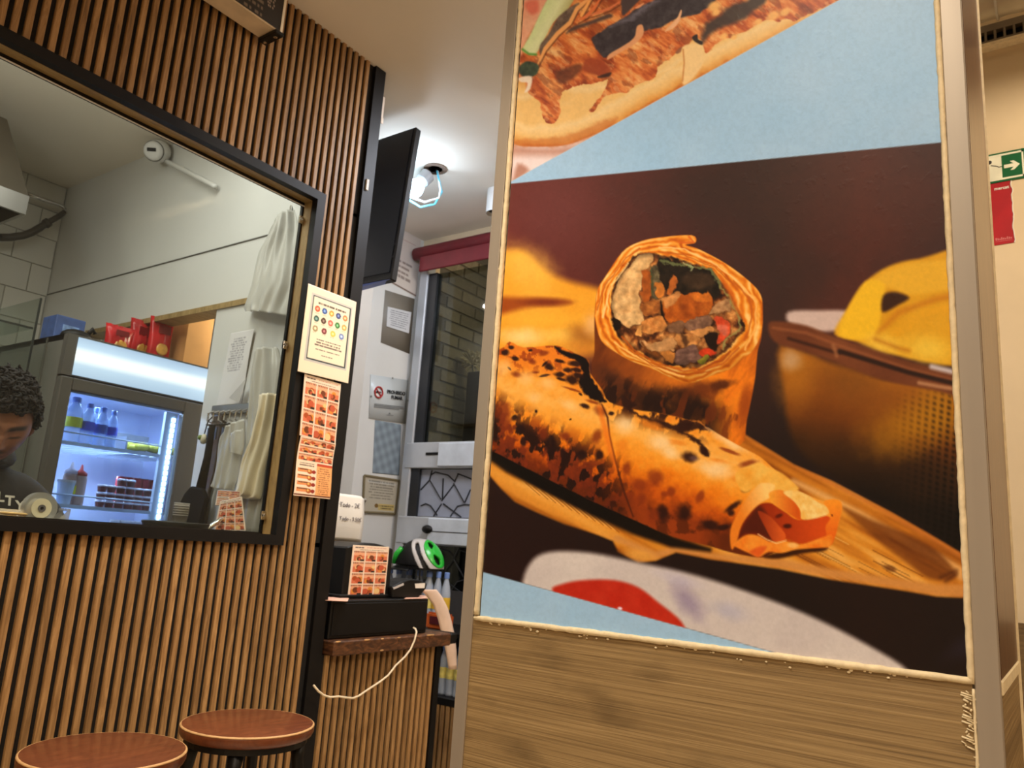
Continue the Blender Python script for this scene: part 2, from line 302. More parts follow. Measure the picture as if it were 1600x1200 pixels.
def paint_print(x, y):
    p = Print(x, y); X, Y = p.x, p.y; o1 = np.ones(len(X))
    n1 = p.fbm(60, 1); n2 = p.fbm(18, 2); n3 = p.fbm(6, 3, oct=3)
    blue = mix((156, 185, 198), (169, 191, 200), n1)
    p.c[:] = blue
    # ---------- upper picture (loaded flatbread) ----------
    up = [(700, 338), (797, 284), (1040, 149.6), (1309.5, 0), (1700, -216), (1700, -700), (700, -700)]
    UP = p.mask(up, 1.2, 0)
    p.poly(up, (238, 205, 185), 1.2, 0)
    K = 1200/5538.46
    A = lambda pts: at_(800, 0, 260/1200, pts)
    B = lambda pts: at_(1040, 0, .175, pts)
    p.poly(A([(0, 1070), (0, 1300), (40, 1180), (120, 1230), (0, 1300)]), (160, 90, 60), 5, 3, .7, clip=UP)
    p.poly(A([(-200, 1000), (100, 1055), (300, 1062), (520, 1030), (700, 960), (760, 980), (500, 1110), (200, 1120), (-100, 1110)]), (185, 120, 90), 9, 3, .8, clip=UP)
    crust = A([(-300, 300), (20, 560), (200, 500), (600, 500), (1000, 400), (1500, 100), (2400, -600), (3000, -600), (2600, -100), (1200, 640), (760, 890), (520, 1000), (350, 1050), (100, 1055), (0, 1030), (-300, 900)])
    d = p.dist(crust)
    e = np.clip(-d/38, 0, 1)
    cc = ramp(e+.25*(n2-.5), [(0, (196, 100, 35)), (.12, (222, 145, 62)), (.4, (236, 178, 100)), (.75, (240, 192, 122)), (1, (236, 178, 98))])
    p.poly(crust, cc, 1.5, 4, clip=UP)
    p.poly(A([(0, 1010), (200, 1000), (420, 960), (640, 880), (760, 850), (700, 930), (480, 1030), (300, 1055), (80, 1055), (0, 1040)]), (190, 98, 38), 3.5, 4, .55, wob=(4, 9), clip=UP)
    # sauce / toppings mass
    top = A([(-400, 300), (50, 560), (100, 640), (140, 690), (200, 740), (215, 840), (260, 890), (310, 880), (350, 800), (340, 740), (380, 650), (480, 620), (640, 590), (690, 570), (650, 680), (590, 740), (560, 800), (590, 805), (640, 720), (700, 680), (820, 660), (920, 600), (1030, 555), (1060, 470), (1150, 420), (1240, 330), (1300, 270), (1400, 150), (1500, 60), (1500, -300), (-400, -300)])
    tm = p.mask(top, 1.2, 4, wob=(3, 8)); fib = p.fbm(14, 21, 1.0, .35, -0.9); fib2 = p.fbm(7, 22, 1.2, .4, -1.0, 3)
    tc = ramp(fib*.55+fib2*.45+.10*(n2-.5), [(.2, (122, 48, 26)), (.36, (176, 76, 36)), (.5, (210, 106, 48)), (.62, (226, 134, 66)), (.8, (244, 182, 110))])
    p.put(np.arange(len(X)), tm*UP, tc)
    t2 = B([(-100, 520), (0, 510), (80, 470), (140, 420), (200, 400), (260, 330), (330, 380), (360, 470), (420, 430), (480, 370), (560, 340), (700, 280), (840, 200), (930, 170), (1000, 190), (1090, 160), (1160, 185), (1300, 110), (1500, 20), (1700, -120), (1500, -500), (-100, -400)])
    p.put(np.arange(len(X)), p.mask(t2, 1.5, 4, wob=(3, 9))*UP, tc)
    TT = np.clip(tm+p.mask(t2, 1.5, 4, wob=(3, 9)), 0, 1)*UP
    p.put(np.arange(len(X)), TT*np.clip((p.fbm(7, 23, 1, .5, -.9)-.60)/.08, 0, 1)*.30, (250, 196, 124))
    p.put(np.arange(len(X)), TT*np.clip((p.fbm(12, 24, 1, .5, -.8)-.58)/.09, 0, 1)*.38, (96, 36, 22))
    # cheese drip
    p.poly(B([(150, 420), (260, 390), (330, 420), (340, 540), (290, 640), (200, 740), (150, 740), (165, 560)]), (240, 190, 120), 2.5, 4, 1, clip=UP)
    p.line(B([(155, 440), (165, 560), (150, 720)]), 2, (190, 110, 50), 1.5, .8, UP)
    # pale creamy bits, tomatoes at far left
    p.poly(A([(60, 0), (250, -40), (220, 80), (100, 300), (60, 380)]), mix((236, 140, 100), (248, 190, 140), n2), 4, 4, clip=UP)
    p.poly(A([(90, 20), (180, 0), (190, 80), (130, 100)]), (232, 104, 76), 4, 4, .8, clip=UP)
    # courgette strip
    zc = A([(250, 0), (300, -80), (480, -100), (420, 40), (380, 90), (300, 160), (230, 290), (170, 390), (120, 390), (75, 355), (130, 250), (200, 100)])
    t = np.clip((X-(800+.2167*80)+.55*(Y-80)+20)/60, 0, 1)
    p.poly(zc, ramp(t, [(0, (150, 180, 80)), (.2, (214, 214, 140)), (.6, (226, 216, 150)), (1, (170, 150, 80))]), 2, 4, clip=UP)
    p.line(A([(75, 355), (120, 388), (172, 392)]), 3.4, (88, 140, 50), 2, .9, UP)
    p.poly(A([(380, 80), (480, 20), (470, 100), (410, 170), (320, 230), (260, 330), (210, 400), (200, 330), (260, 250), (320, 140)]), mix((80, 58, 46), (140, 110, 84), n3), 2, 4, clip=UP)
    # carrot ribbons
    for w, P, c in [(7, [(560, -20), (470, 60), (420, 160), (330, 240), (240, 350), (180, 470)], (240, 158, 84)), (5, [(540, 60), (500, 110), (560, 0), (600, -60)], (246, 160, 80)), (5, [(640, -20), (590, 60), (530, 120), (470, 150)], (222, 108, 54)), (4, [(780, 10), (700, 60), (620, 90), (520, 120)], (214, 110, 62))]:
        p.line(A(P), [w*.5]+[w]*(len(P)-2)+[1], c, 1.5, 1, UP)
        p.line([(a+2, b+4) for a, b in A(P)], 2, (90, 44, 26), 1.6, .7, UP)
    # aubergine strips
    au = A([(580, 270), (700, 190), (800, 130), (900, 60), (1040, -10), (1300, -160), (1700, -260), (1400, 60), (1200, 130), (1080, 190), (960, 220), (900, 260), (800, 350), (690, 410), (650, 400), (600, 340)])
    p.poly(au, mix((48, 38, 38), (74, 62, 58), n3), 2, 4, clip=UP, wob=(2, 10))
    p.line(A([(700, 190), (860, 130), (960, 50), (1060, 0)]), [2, 8, 8, 3], (126, 112, 112), 4, .6, UP, wob=(3, 6))
    p.poly(A([(800, -20), (960, -60), (860, 60), (800, 110), (790, 60)]), (74, 56, 50), 2, 4, clip=UP)
    p.poly(A([(440, 190), (560, 150), (690, 100), (720, 120), (600, 165), (440, 220), (390, 240)]), (76, 58, 50), 3, 4, .9, clip=UP)
    p.poly(B([(400, 190), (480, 140), (560, 60), (700, 10), (820, -60), (900, 0), (760, 120), (620, 200), (520, 240), (400, 300), (340, 380), (330, 300), (360, 210)]), (58, 46, 40), 5, 4, .92, clip=UP, wob=(3, 12))
    p.poly(B([(235, 330), (280, 305), (290, 350), (330, 370), (320, 400), (260, 370)]), (50, 36, 30), 1.5, 3, 1, clip=UP)
    p.poly(B([(90, 460), (140, 415), (135, 460), (100, 480)]), (140, 84, 54), 1.5, 3, .9, clip=UP)
    p.poly(A([(50, 480), (110, 440), (190, 470), (170, 540), (90, 555), (50, 520)]), mix((40, 44, 36), (82, 92, 60), n3), 2, 4, clip=UP)
    p.poly(A([(310, 520), (360, 500), (480, 460), (500, 500), (420, 580), (340, 600)]), mix((80, 44, 30), (120, 60, 36), n3), 4, 4, .8, clip=UP)
    p.poly(A([(540, 420), (640, 430), (710, 500), (690, 550), (600, 540), (510, 500)]), mix((176, 74, 36), (130, 50, 30), n2), 3, 4, .9, clip=UP)
    p.poly(A([(620, 550), (710, 520), (700, 550), (640, 560)]), (56, 34, 28), 2, 4, .9, clip=UP)
    p.poly(A([(900, 190), (940, 180), (945, 250), (880, 320), (790, 370), (690, 430), (700, 390), (800, 330), (880, 270)]), (222, 146, 92), 1.5, 4, clip=UP)
    p.poly(A([(1110, 210), (1200, 120), (1210, 150), (1150, 210)]), (230, 160, 100), 1.5, 4, clip=UP)
    p.poly(B([(0, 270), (90, 180), (135, 85), (140, 130), (90, 230), (10, 275)]), (232, 166, 112), 1.2, 3, clip=UP)
    p.poly(A([(890, 50), (950, 20), (930, 45), (900, 60)]), (226, 140, 90), 1.2, 3, clip=UP)
    p.poly(A([(50, 560), (140, 550), (130, 640), (90, 665), (110, 600), (60, 590)]), (240, 206, 166), 2, 4, clip=UP)
    for a, b, r in [(430, 60, 16), (960, 140, 18), (1060, 110, 12), (520, 320, 9), (610, 330, 6), (450, 110, 10), (830, 190, 7)]:
        p.blob(1040+.175*a, .175*b, r*.5+2, r*.3+2, (244, 176, 92), -.5, .5, .9, UP)
    # ---------- lower picture (wraps on a board) ----------
    lo = [(600, 306), (797, 287), (1475, 222), (1700, 200), (1700, 1160), (1223, 1023), (755, 894), (600, 851)]
    LO = p.mask(lo, 1.3, 0)
    tx = np.clip((X-770)/720, 0, 1); ty = np.clip((Y-250)/620, 0, 1)
    bg = ramp(tx+.15*(n1-.5), [(0, (104, 46, 38)), (.2, (90, 42, 34)), (.45, (70, 37, 30)), (.62, (58, 37, 30)), (.8, (80, 40, 30)), (1, (62, 36, 30))])
    bg = bg*(1-.78*np.clip((ty-.42)/.4, 0, 1)[:, None])+np.array((18, 13, 11))*np.clip((ty-.42)/.4, 0, 1)[:, None]
    p.poly(lo, bg, 1.3, 0)
    p.blob(860, 330, 70, 60, (112, 60, 54), 0, .9, .45, LO); p.blob(1160, 300, 120, 60, (52, 36, 30), 0, .9, .7, LO); p.blob(1330, 300, 120, 50, (88, 46, 34), 0, .9, .5, LO)
    # blurred chips at left
    C = lambda pts: at_(780, 380, .2, pts)
    ch = C([(-200, 40), (50, 52), (150, 50), (220, 80), (330, 180), (450, 260), (600, 310), (760, 350), (900, 420), (900, 750), (760, 850), (400, 900), (-200, 900)])
    p.poly(ch, mix((222, 138, 34), (240, 168, 60), n1), 9, 4, clip=LO)
    p.blob(820, 415, 40, 26, (242, 176, 74), .5, .9, .8, LO)
    p.poly(C([(-150, 430), (200, 425), (420, 440), (560, 462), (420, 480), (200, 505), (0, 560), (-150, 570)]), (150, 66, 22), 7, 4, .95, clip=LO)
    p.blob(855, 472, 30, 6, (112, 42, 24), 0, .9, .8, LO)
    p.blob(845, 500, 60, 10, (240, 168, 54), 0, .9, .6, LO); p.blob(815, 526, 30, 12, (246, 206, 130), 0, .9, .8, LO); p.blob(870, 524, 26, 10, (244, 190, 90), 0, .9, .6, LO)
    p.blob(912, 525, 22, 14, (156, 92, 36), .4, .9, .8, LO); p.blob(926, 506, 12, 16, (232, 168, 100), 0, .9, .8, LO); p.blob(910, 548, 30, 12, (190, 110, 40), .3, .9, .7, LO)
    # fries basket
    D = lambda pts: at_(1180, 380, .4, pts)
    body = D([(100, 400), (300, 470), (500, 530), (900, 640), (900, 1250), (700, 1140), (400, 970), (200, 840), (130, 720), (112, 560)])
    bt = np.clip((Y-560-.20*(X-1220))/190, 0, 1)
    bc = ramp(bt+.14*(n1-.5), [(0, (160, 92, 26)), (.18, (138, 74, 22)), (.42, (104, 54, 18)), (.62, (64, 36, 16)), (1, (22, 15, 12))])
    p.poly(body, bc, 8, 3, clip=LO)
    p.blob(1245, 590, 26, 40, (172, 104, 30), 0, .9, .7, LO); p.blob(1420, 668, 60, 34, (176, 112, 24), -.3, .9, .75, LO); p.blob(1330, 600, 50, 26, (122, 70, 24), .3, .9, .7, LO); p.blob(1475, 640, 40, 36, (186, 122, 26), 0, .9, .6, LO)
    p.blob(1236, 562, 14, 14, (196, 150, 104), .2, .9, .8, LO)
    mm = p.mask(body, 8, 3)*LO*np.clip((X-1390)/90, 0, 1)*np.clip((Y-600)/30, 0, 1)
    st = (.5+.5*np.sin((X+.06*Y)*2*np.pi/11.5))*(.6+.4*np.sin((Y-.3*X)*2*np.pi/9.5))
    p.mul(1-.62*st, mm)
    p.poly(D([(300, 960), (360, 820), (600, 640), (780, 620), (780, 760), (560, 900)]), (0, 0, 0), 1, 0, 0)
    p.poly(D([(130, 268), (250, 262), (370, 268), (360, 330), (250, 345), (140, 320)]), (206, 172, 150), 5, 4, clip=LO)
    fr = D([(310, 355), (350, 270), (385, 210), (430, 150), (520, 90), (640, 60), (850, 50), (850, 500), (785, 482), (700, 470), (560, 440), (400, 385)])
    p.poly(fr, mix((206, 136, 22), (228, 164, 44), n1), 4, 4, clip=LO)
    p.poly(D([(440, 160), (560, 90), (700, 66), (850, 70), (850, 160), (700, 190), (600, 200), (520, 170)]), (232, 170, 50), 5, 4, .9, clip=LO)
    p.poly(D([(350, 280), (430, 150), (505, 160), (495, 240), (480, 330), (430, 375), (330, 360)]), (238, 178, 40), 4, 4, clip=LO)
    p.poly(D([(500, 205), (545, 190), (600, 212), (560, 240), (498, 268)]), (58, 30, 16), 4, 4, clip=LO)
    p.line(D([(480, 350), (560, 270), (700, 220), (850, 190)]), [4, 9, 8, 8], (196, 116, 24), 6, .8, LO)
    p.line(D([(540, 350), (660, 270), (850, 230)]), 14, (228, 158, 36), 7, .7, LO)
    p.blob(1380, 538, 26, 14, (238, 184, 66), .2, .9, .9, LO); p.blob(1452, 545, 34, 18, (240, 188, 66), .1, .9, .9, LO); p.line(D([(470, 375), (560, 410), (600, 420)]), 6, (176, 100, 22), 5, .6, LO)
    rim = D([(50, 318), (90, 305), (200, 322), (300, 362), (450, 412), (600, 462), (850, 530), (850, 610), (700, 575), (500, 535), (300, 458), (180, 420), (75, 385)])
    p.poly(rim, mix((92, 46, 26), (128, 70, 38), n1), 4, 4, clip=LO)
    p.line(D([(70, 330), (200, 350), (330, 400), (600, 490), (850, 555)]), [4, 5, 5, 5, 5], (148, 84, 48), 3, .7, LO)
    p.line(D([(130, 372), (310, 425), (330, 428)]), 5, (48, 24, 16), 3, .8, LO); p.line(D([(330, 422), (600, 505), (850, 565)]), 7, (40, 22, 16), 3, .95, LO)
    p.line(D([(640, 545), (720, 560), (850, 580)]), 6, (190, 132, 88), 3, .8, LO); p.line(D([(690, 482), (730, 492), (850, 520)]), 8, (222, 200, 186), 4, .85, LO)
    p.line(D([(305, 400), (318, 440)]), 6, (160, 100, 60), 3, .7, LO)
    # bamboo board
    tray = [(700, 640), (765, 713), (783, 723), (812, 745), (847, 765), (900, 790), (958, 815), (1040, 760), (1100, 640), (1165, 680), (1240, 726), (1300, 752), (1393, 801), (1463, 841), (1508, 868), (1600, 915), (1600, 935), (1508, 934), (1463, 932), (1412, 923), (1347, 913), (1300, 906), (1217, 889), (1110, 874), (1056, 863), (1024, 876), (997, 879), (965, 862), (957, 845), (935, 836), (882, 819), (835, 799), (804, 784), (783, 764), (765, 743), (700, 690)]
    g = p.fbm(26, 31, .22, 1.6, .50, 3)
    tcol = ramp(g, [(.2, (140, 72, 20)), (.42, (188, 108, 32)), (.6, (214, 134, 44)), (.8, (234, 166, 80))])
    T = p.mask(tray, 3, 0)*LO
    p.poly(tray, tcol, 3, 0, clip=LO)
    p.line([(1150, 668), (1240, 722), (1300, 752), (1393, 801), (1463, 841), (1520, 873)], [10, 12, 13, 13, 14, 16], (196, 112, 44), 5, .95, T)
    p.line([(1240, 752), (1340, 800), (1420, 848), (1470, 874), (1505, 898)], [9, 10, 11, 14, 20], (226, 164, 96), 5, .8, T)
    p.poly(at_(1300, 680, .2333, [(60, 480), (250, 560), (450, 640), (640, 730), (760, 830), (832, 925), (800, 965), (650, 962), (520, 870), (300, 700)]), mix((92, 44, 16), (150, 82, 26), g), 5, 3, .85, clip=T)
    p.line([(1470, 902), (1494, 892), (1494, 896), (1478, 908)], 5, (76, 36, 16), 5, .7, T)
    for k in range(26):
        r = np.random.RandomState(k+5); x0 = 1225+r.rand()*180; y0 = 800+(x0-1225)*.42+r.rand()*75; L = 40+r.rand()*60
        p.line([(x0, y0), (x0+L, y0+L*.52)], .8+r.rand()*1.4, (96, 46, 14) if k % 3 else (242, 188, 104), 1, .55, T*np.clip((918-Y)/16, 0, 1))
    p.line([(957, 838), (1024, 868), (1056, 858), (1110, 868), (1217, 880), (1300, 896), (1347, 903), (1412, 913), (1463, 922), (1520, 924)], [10, 12, 10, 9, 14, 14, 14, 15, 18, 22], (206, 134, 66), 5, .95, T)
    p.blob(1000, 868, 24, 9, (222, 150, 66), .2, .6, .9, T); p.blob(1390, 888, 10, 5, (90, 44, 16), .3, .5, .7, T)
    p.line([(760, 722), (783, 746), (812, 768), (847, 785), (900, 808), (950, 832)], [20, 24, 22, 22, 24, 24], (226, 146, 56), 5, .75, T)
    for k in range(22):
        x0 = 815+k*6.2; y0 = 752+k*2.9
        p.line([(x0, y0), (x0+22, y0+19)], 1.2, (110, 54, 18) if k % 2 else (240, 180, 100), .9, .55, T)
    # back wrap
    Wb = lambda pts: at_(900, 340, .3, pts)
    outer = Wb([(80, 860), (80, 760), (95, 700), (95, 560), (97, 500), (110, 380), (150, 310), (240, 180), (320, 130), (420, 105), (600, 92), (622, 128), (570, 142), (640, 165), (780, 240), (900, 330), (960, 400), (971, 480), (965, 620), (945, 700), (930, 850), (890, 1050), (860, 1180), (700, 1180), (300, 1180), (80, 1000)])
    fb = p.fbm(16, 41, 1, .3, .5)
    wt = np.clip((X-925)/260, 0, 1)
    wc = ramp(wt+.35*(fb-.5), [(0, (96, 44, 18)), (.18, (128, 62, 22)), (.45, (178, 92, 28)), (.7, (216, 118, 30)), (.88, (216, 112, 28)), (1, (150, 68, 20))])
    wc = wc*np.clip(1.05-.7*np.clip((Y-600)/90, 0, 1)*np.clip((1150-X)/120, 0, 1), .2, 1.1)[:, None]
    p.poly(outer, wc, 1.3, 4, clip=LO)
    OB = p.mask(outer, 1.3, 4)*LO
    for a, b, rx, ry, ro, c in [(640, 900, 120, 45, -.1, (92, 42, 18)), (760, 870, 60, 22, -.2, (70, 32, 16)), (560, 960, 110, 50, .3, (56, 28, 16)), (330, 940, 150, 60, .45, (50, 26, 16)), (180, 830, 100, 40, .5, (84, 42, 22)), (640, 1020, 90, 50, .2, (44, 22, 14)), (880, 960, 30, 80, .2, (150, 66, 20)), (470, 1020, 140, 60, .3, (36, 20, 14))]:
        p.blob(900+.3*a, 340+.3*b, .3*rx, .3*ry, c, ro, .6, .85, OB, .35, 9)
    rg = np.clip((Y-(572+.22*(X-930)))/26, 0, 1)*np.clip((1150-X)/50, 0, 1)*OB
    p.put(np.arange(len(X)), rg*np.clip((p.fbm(13, 96, 1, .45, .45)-.42)/.10, 0, 1)*.92, (38, 20, 14))
    rg2 = np.clip((Y-590)/40, 0, 1)*OB
    p.put(np.arange(len(X)), rg2*np.clip((p.fbm(15, 95, 1, .4, .2)-.56)/.08, 0, 1)*.7, (110, 48, 18))
    face = Wb([(97, 520), (97, 500), (110, 380), (150, 310), (240, 180), (320, 130), (420, 105), (600, 92), (622, 128), (570, 142), (640, 165), (780, 240), (900, 330), (960, 400), (971, 480), (965, 600), (920, 690), (870, 735), (800, 790), (700, 825), (610, 858), (540, 850), (420, 800), (300, 752), (220, 710), (130, 640)])
    hole = Wb([(180, 440), (200, 340), (260, 250), (330, 190), (430, 190), (560, 225), (700, 270), (760, 340), (830, 440), (880, 560), (830, 640), (770, 700), (640, 775), (500, 768), (380, 730), (240, 640), (190, 560)])
    dF = p.dist(face); dH = p.dist(hole); tt = np.clip(-dF/np.maximum(-dF+np.maximum(dH, 0)+.01, .5), 0, 1)
    lay = .5+.5*np.sin(tt*2*np.pi*2.6+9*(p.fbm(46, 43)-.5)*2); lay2 = p.fbm(16, 44, oct=3)
    fc = ramp(lay*.40+.50*lay2+.06, [(.1, (168, 72, 18)), (.35, (214, 112, 28)), (.55, (234, 144, 48)), (.85, (252, 192, 108))])
    fc = fc*(1-.16*np.clip((Y-520)/70, 0, 1))[:, None]
    p.poly(face, fc, 1.2, 4, clip=LO)
    HB = p.mask(hole, 2, 4, wob=(4, 10))*LO
    fill = ramp(p.fbm(11, 45)+.0, [(.25, (54, 30, 20)), (.42, (116, 68, 38)), (.55, (166, 108, 62)), (.75, (214, 158, 100))])
    p.put(np.arange(len(X)), HB, fill)
    p.mul(.78+.44*p.fbm(9, 99, oct=3), HB)
    def F(pts, c, so=1.3, op=1., wb=(4.5, 9)):
        if op == 1.: p.poly([(a+.6, b+1.6) for a, b in Wb(pts)], (40, 22, 14), 4, 4, .6, wob=wb, clip=HB)
        return p.poly(Wb(pts), c, so, 4, op, wob=wb, clip=HB)
    F([(340, 190), (400, 195), (380, 250), (345, 330), (330, 400), (345, 480), (345, 545), (250, 565), (200, 500), (185, 440), (205, 350), (270, 260)], mix((204, 158, 108), (246, 214, 166), p.fbm(9, 46)))
    F([(195, 520), (230, 540), (235, 580), (195, 575)], (30, 18, 14))
    F([(430, 205), (520, 235), (600, 250), (700, 275), (745, 340), (748, 400), (700, 420), (640, 410), (560, 395), (490, 385), (440, 330)], mix((20, 16, 12), (48, 36, 26), n3))
    F([(560, 300), (680, 290), (720, 340), (640, 370), (570, 350)], (72, 54, 40), 4, .8)
    F([(390, 270), (430, 260), (440, 380), (420, 420), (390, 400)], mix((40, 34, 26), (150, 140, 110), p.fbm(5, 47)))
    F([(345, 290), (385, 280), (395, 380), (370, 450), (345, 440)], (176, 96, 40))
    F([(500, 300), (530, 330), (500, 390), (470, 400), (490, 350)], (190, 110, 52))
    F([(350, 440), (430, 430), (450, 480), (380, 510), (345, 490)], mix((120, 66, 32), (196, 130, 70), n3))
    F([(410, 340), (450, 350), (460, 400), (425, 410)], (206, 130, 62))
    F([(458, 430), (520, 385), (560, 395), (690, 395), (715, 430), (690, 500), (600, 530), (520, 548), (462, 520)], mix((140, 64, 20), (214, 124, 48), p.fbm(12, 48)))
    F([(460, 420), (520, 382), (545, 400), (490, 460), (465, 470)], (206, 150, 98), 2, .9)
    F([(600, 410), (690, 390), (710, 430), (640, 440)], (216, 128, 50), 2, .8)
    F([(440, 430), (460, 520), (445, 530)], (24, 14, 10), 2)
    F([(340, 540), (440, 515), (470, 560), (440, 600), (360, 600)], mix((170, 104, 52), (236, 176, 112), p.fbm(6, 49)))
    F([(470, 560), (560, 540), (560, 590), (480, 600)], (130, 96, 74)); F([(570, 540), (690, 515), (700, 560), (600, 590), (565, 570)], mix((104, 76, 66), (160, 124, 104), n3))
    F([(600, 590), (700, 565), (720, 590), (640, 620)], (206, 150, 96)); F([(520, 600), (640, 620), (620, 680), (530, 660)], mix((150, 94, 52), (226, 170, 108), p.fbm(6, 50)))
    F([(670, 610), (730, 600), (735, 690), (690, 670)], (34, 20, 14)); F([(540, 590), (590, 640), (560, 670)], (64, 40, 26), 3, .8)
    F([(330, 640), (400, 655), (500, 622), (522, 660), (480, 700), (400, 702), (345, 670)], mix((188, 140, 96), (222, 180, 134), n2)); F([(335, 645), (400, 700), (480, 705), (470, 720), (390, 720)], (120, 72, 36))
    F([(518, 690), (610, 668), (642, 700), (636, 750), (530, 765)], mix((84, 60, 58), (150, 118, 110), p.fbm(5, 51, 1, .3, 1.4)))
    F([(440, 700), (510, 700), (510, 760), (460, 740)], (196, 132, 70)); F([(340, 560), (345, 620), (310, 600)], (230, 170, 104))
    F([(720, 520), (790, 535), (805, 590), (760, 650), (730, 650), (745, 590)], mix((196, 60, 34), (232, 116, 80), p.fbm(8, 52)))
    F([(740, 560), (790, 560), (780, 610), (750, 600)], (206, 130, 120), 3, .6)
    F([(640, 690), (700, 680), (730, 710), (660, 720)], (206, 70, 38)); F([(635, 745), (670, 710), (690, 730), (660, 765)], (136, 134, 50))
    F([(740, 440), (800, 420), (805, 480), (730, 500), (690, 500)], mix((150, 108, 78), (204, 166, 126), n3))
    p.mul(np.stack([.72+.46*p.fbm(8, 98, oct=4), .64+.44*p.fbm(8, 98, oct=4), .52+.40*p.fbm(8, 98, oct=4)], 1), HB)
    p.mul(.55+.45*np.clip(-dH/9, 0, 1), HB)
    p.line(Wb([(440, 225), (500, 240), (580, 250), (700, 268), (745, 340)]), 3.5, (112, 112, 66), 1.5, .85, OB, wob=(4, 6))
    p.line(Wb([(560, 235), (610, 260), (600, 275)]), 2, (180, 176, 120), 1.2, .8, OB, wob=(3, 5))
    p.line(Wb([(750, 350), (800, 420), (850, 520), (850, 590), (780, 630), (760, 690)]), 3, (150, 140, 78), 1.5, .8, OB, wob=(4, 6))
    p.line(Wb([(390, 260), (400, 400)]), 3, (70, 74, 44), 1.5, .8, OB, wob=(4, 6))
    p.line(Wb([(745, 300), (800, 380), (840, 480), (880, 540)]), [4, 9, 6, 4], (196, 92, 26), 3, .7, OB)
    for P, w, c in [([(240, 620), (300, 690), (420, 760), (560, 800), (640, 800), (760, 760), (850, 680)], 3, (180, 84, 26)), ([(200, 650), (300, 720), (440, 790), (560, 830)], 3, (250, 184, 100)), ([(270, 690), (400, 770), (560, 822), (700, 800)], 2, (160, 72, 22)), ([(640, 790), (760, 740), (800, 700)], 3, (150, 66, 24)), ([(110, 480), (150, 350), (260, 210), (330, 160)], 2.5, (184, 92, 32)), ([(140, 520), (170, 380), (270, 240)], 2.5, (252, 200, 128)), ([(430, 150), (560, 165), (700, 225), (830, 320), (920, 420)], 2.5, (252, 194, 118)), ([(430, 175), (560, 195), (720, 255), (800, 330)], 2, (178, 84, 26)), ([(820, 330), (900, 420), (920, 520), (880, 640)], 3, (186, 90, 28)), ([(850, 340), (935, 440), (940, 560), (880, 690)], 3, (246, 176, 92)), ([(590, 100), (615, 130), (540, 128)], 3, (206, 92, 30))]:
        p.line(Wb(P), w, c, 1.2, .8, OB, wob=(2, 12))
    # front wrap
    fw = [(700, 560), (778, 547), (796, 534), (818, 543), (869, 540), (898, 552), (919, 563), (922, 583), (941, 609), (952, 628), (992, 640), (1028, 645), (1072, 655), (1104, 667), (1122, 678), (1159, 699), (1188, 714), (1213, 736), (1242, 757), (1246, 766), (1286, 783), (1296, 781), (1311, 783), (1315, 797), (1307, 826), (1297, 852), (1282, 858), (1249, 857), (1210, 863), (1188, 871), (1141, 863), (1108, 853), (1050, 838), (992, 813), (934, 787), (869, 755), (796, 718), (767, 704), (700, 680)]
    p.line([(760, 706), (796, 728), (869, 764), (934, 796), (992, 823), (1050, 847), (1108, 859)], [16, 22, 24, 26, 24, 16, 6], (18, 12, 9), 5, .97, LO)
    s1 = (Y-(548+.365*(X-770)))/np.clip(170-.03*(X-770), 60, 200)
    f1 = p.fbm(20, 61); f2 = p.fbm(7, 62, oct=3)
    fc = ramp(s1+.22*(f1-.5)+.1*(f2-.5), [(-.1, (222, 118, 32)), (.08, (236, 152, 52)), (.25, (242, 176, 86)), (.45, (238, 154, 52)), (.62, (226, 124, 28)), (.8, (190, 86, 20)), (.95, (112, 46, 16)), (1.1, (60, 28, 14))])
    p.poly(fw, fc, 1.3, 3, clip=LO)
    FW = p.mask(fw, 1.3, 3)*LO
    # reddish toast towards the low left
    rt = np.clip((Y-(600+.50*(X-770)))/50, 0, 1)*np.clip((1010-X)/80, 0, 1)
    sp = p.fbm(13, 63, 1, .7, .4)
    p.put(np.arange(len(X)), FW*rt*np.clip((sp-.40)/.12, 0, 1)*.9, mix((136, 54, 24), (84, 34, 20), n3))
    p.put(np.arange(len(X)), FW*rt*np.clip((p.fbm(11, 64, 1, .6, .3)-.54)/.08, 0, 1)*.95, (36, 19, 14))
    tp = np.clip((590+.05*(X-770)-Y)/40, 0, 1)*np.clip((940-X)/20, 0, 1)
    p.put(np.arange(len(X)), FW*tp*np.clip((p.fbm(9, 65)-.52)/.08, 0, 1)*.85, (120, 42, 18))
    p.put(np.arange(len(X)), FW*tp*.35, (214, 104, 30))
    bo = np.clip((Y-(735+.32*(X-940)))/45, 0, 1)*np.clip((X-960)/40, 0, 1)*np.clip((1130-X)/40, 0, 1)
    p.put(np.arange(len(X)), FW*bo*np.clip((p.fbm(15, 66)-.42)/.12, 0, 1)*.6, (176, 74, 26))
    E2 = lambda pts: at_(760, 520, 1/6, pts)
    p.poly(E2([(630, 128), (660, 128), (740, 170), (860, 195), (935, 235), (968, 300), (970, 380), (1015, 470), (1115, 625), (1122, 662), (1060, 648), (960, 605), (905, 560), (880, 490), (860, 440), (900, 380), (880, 300), (820, 240), (720, 215)]), (24, 15, 13), 2, 4, 1, wob=(3, 6), clip=FW)
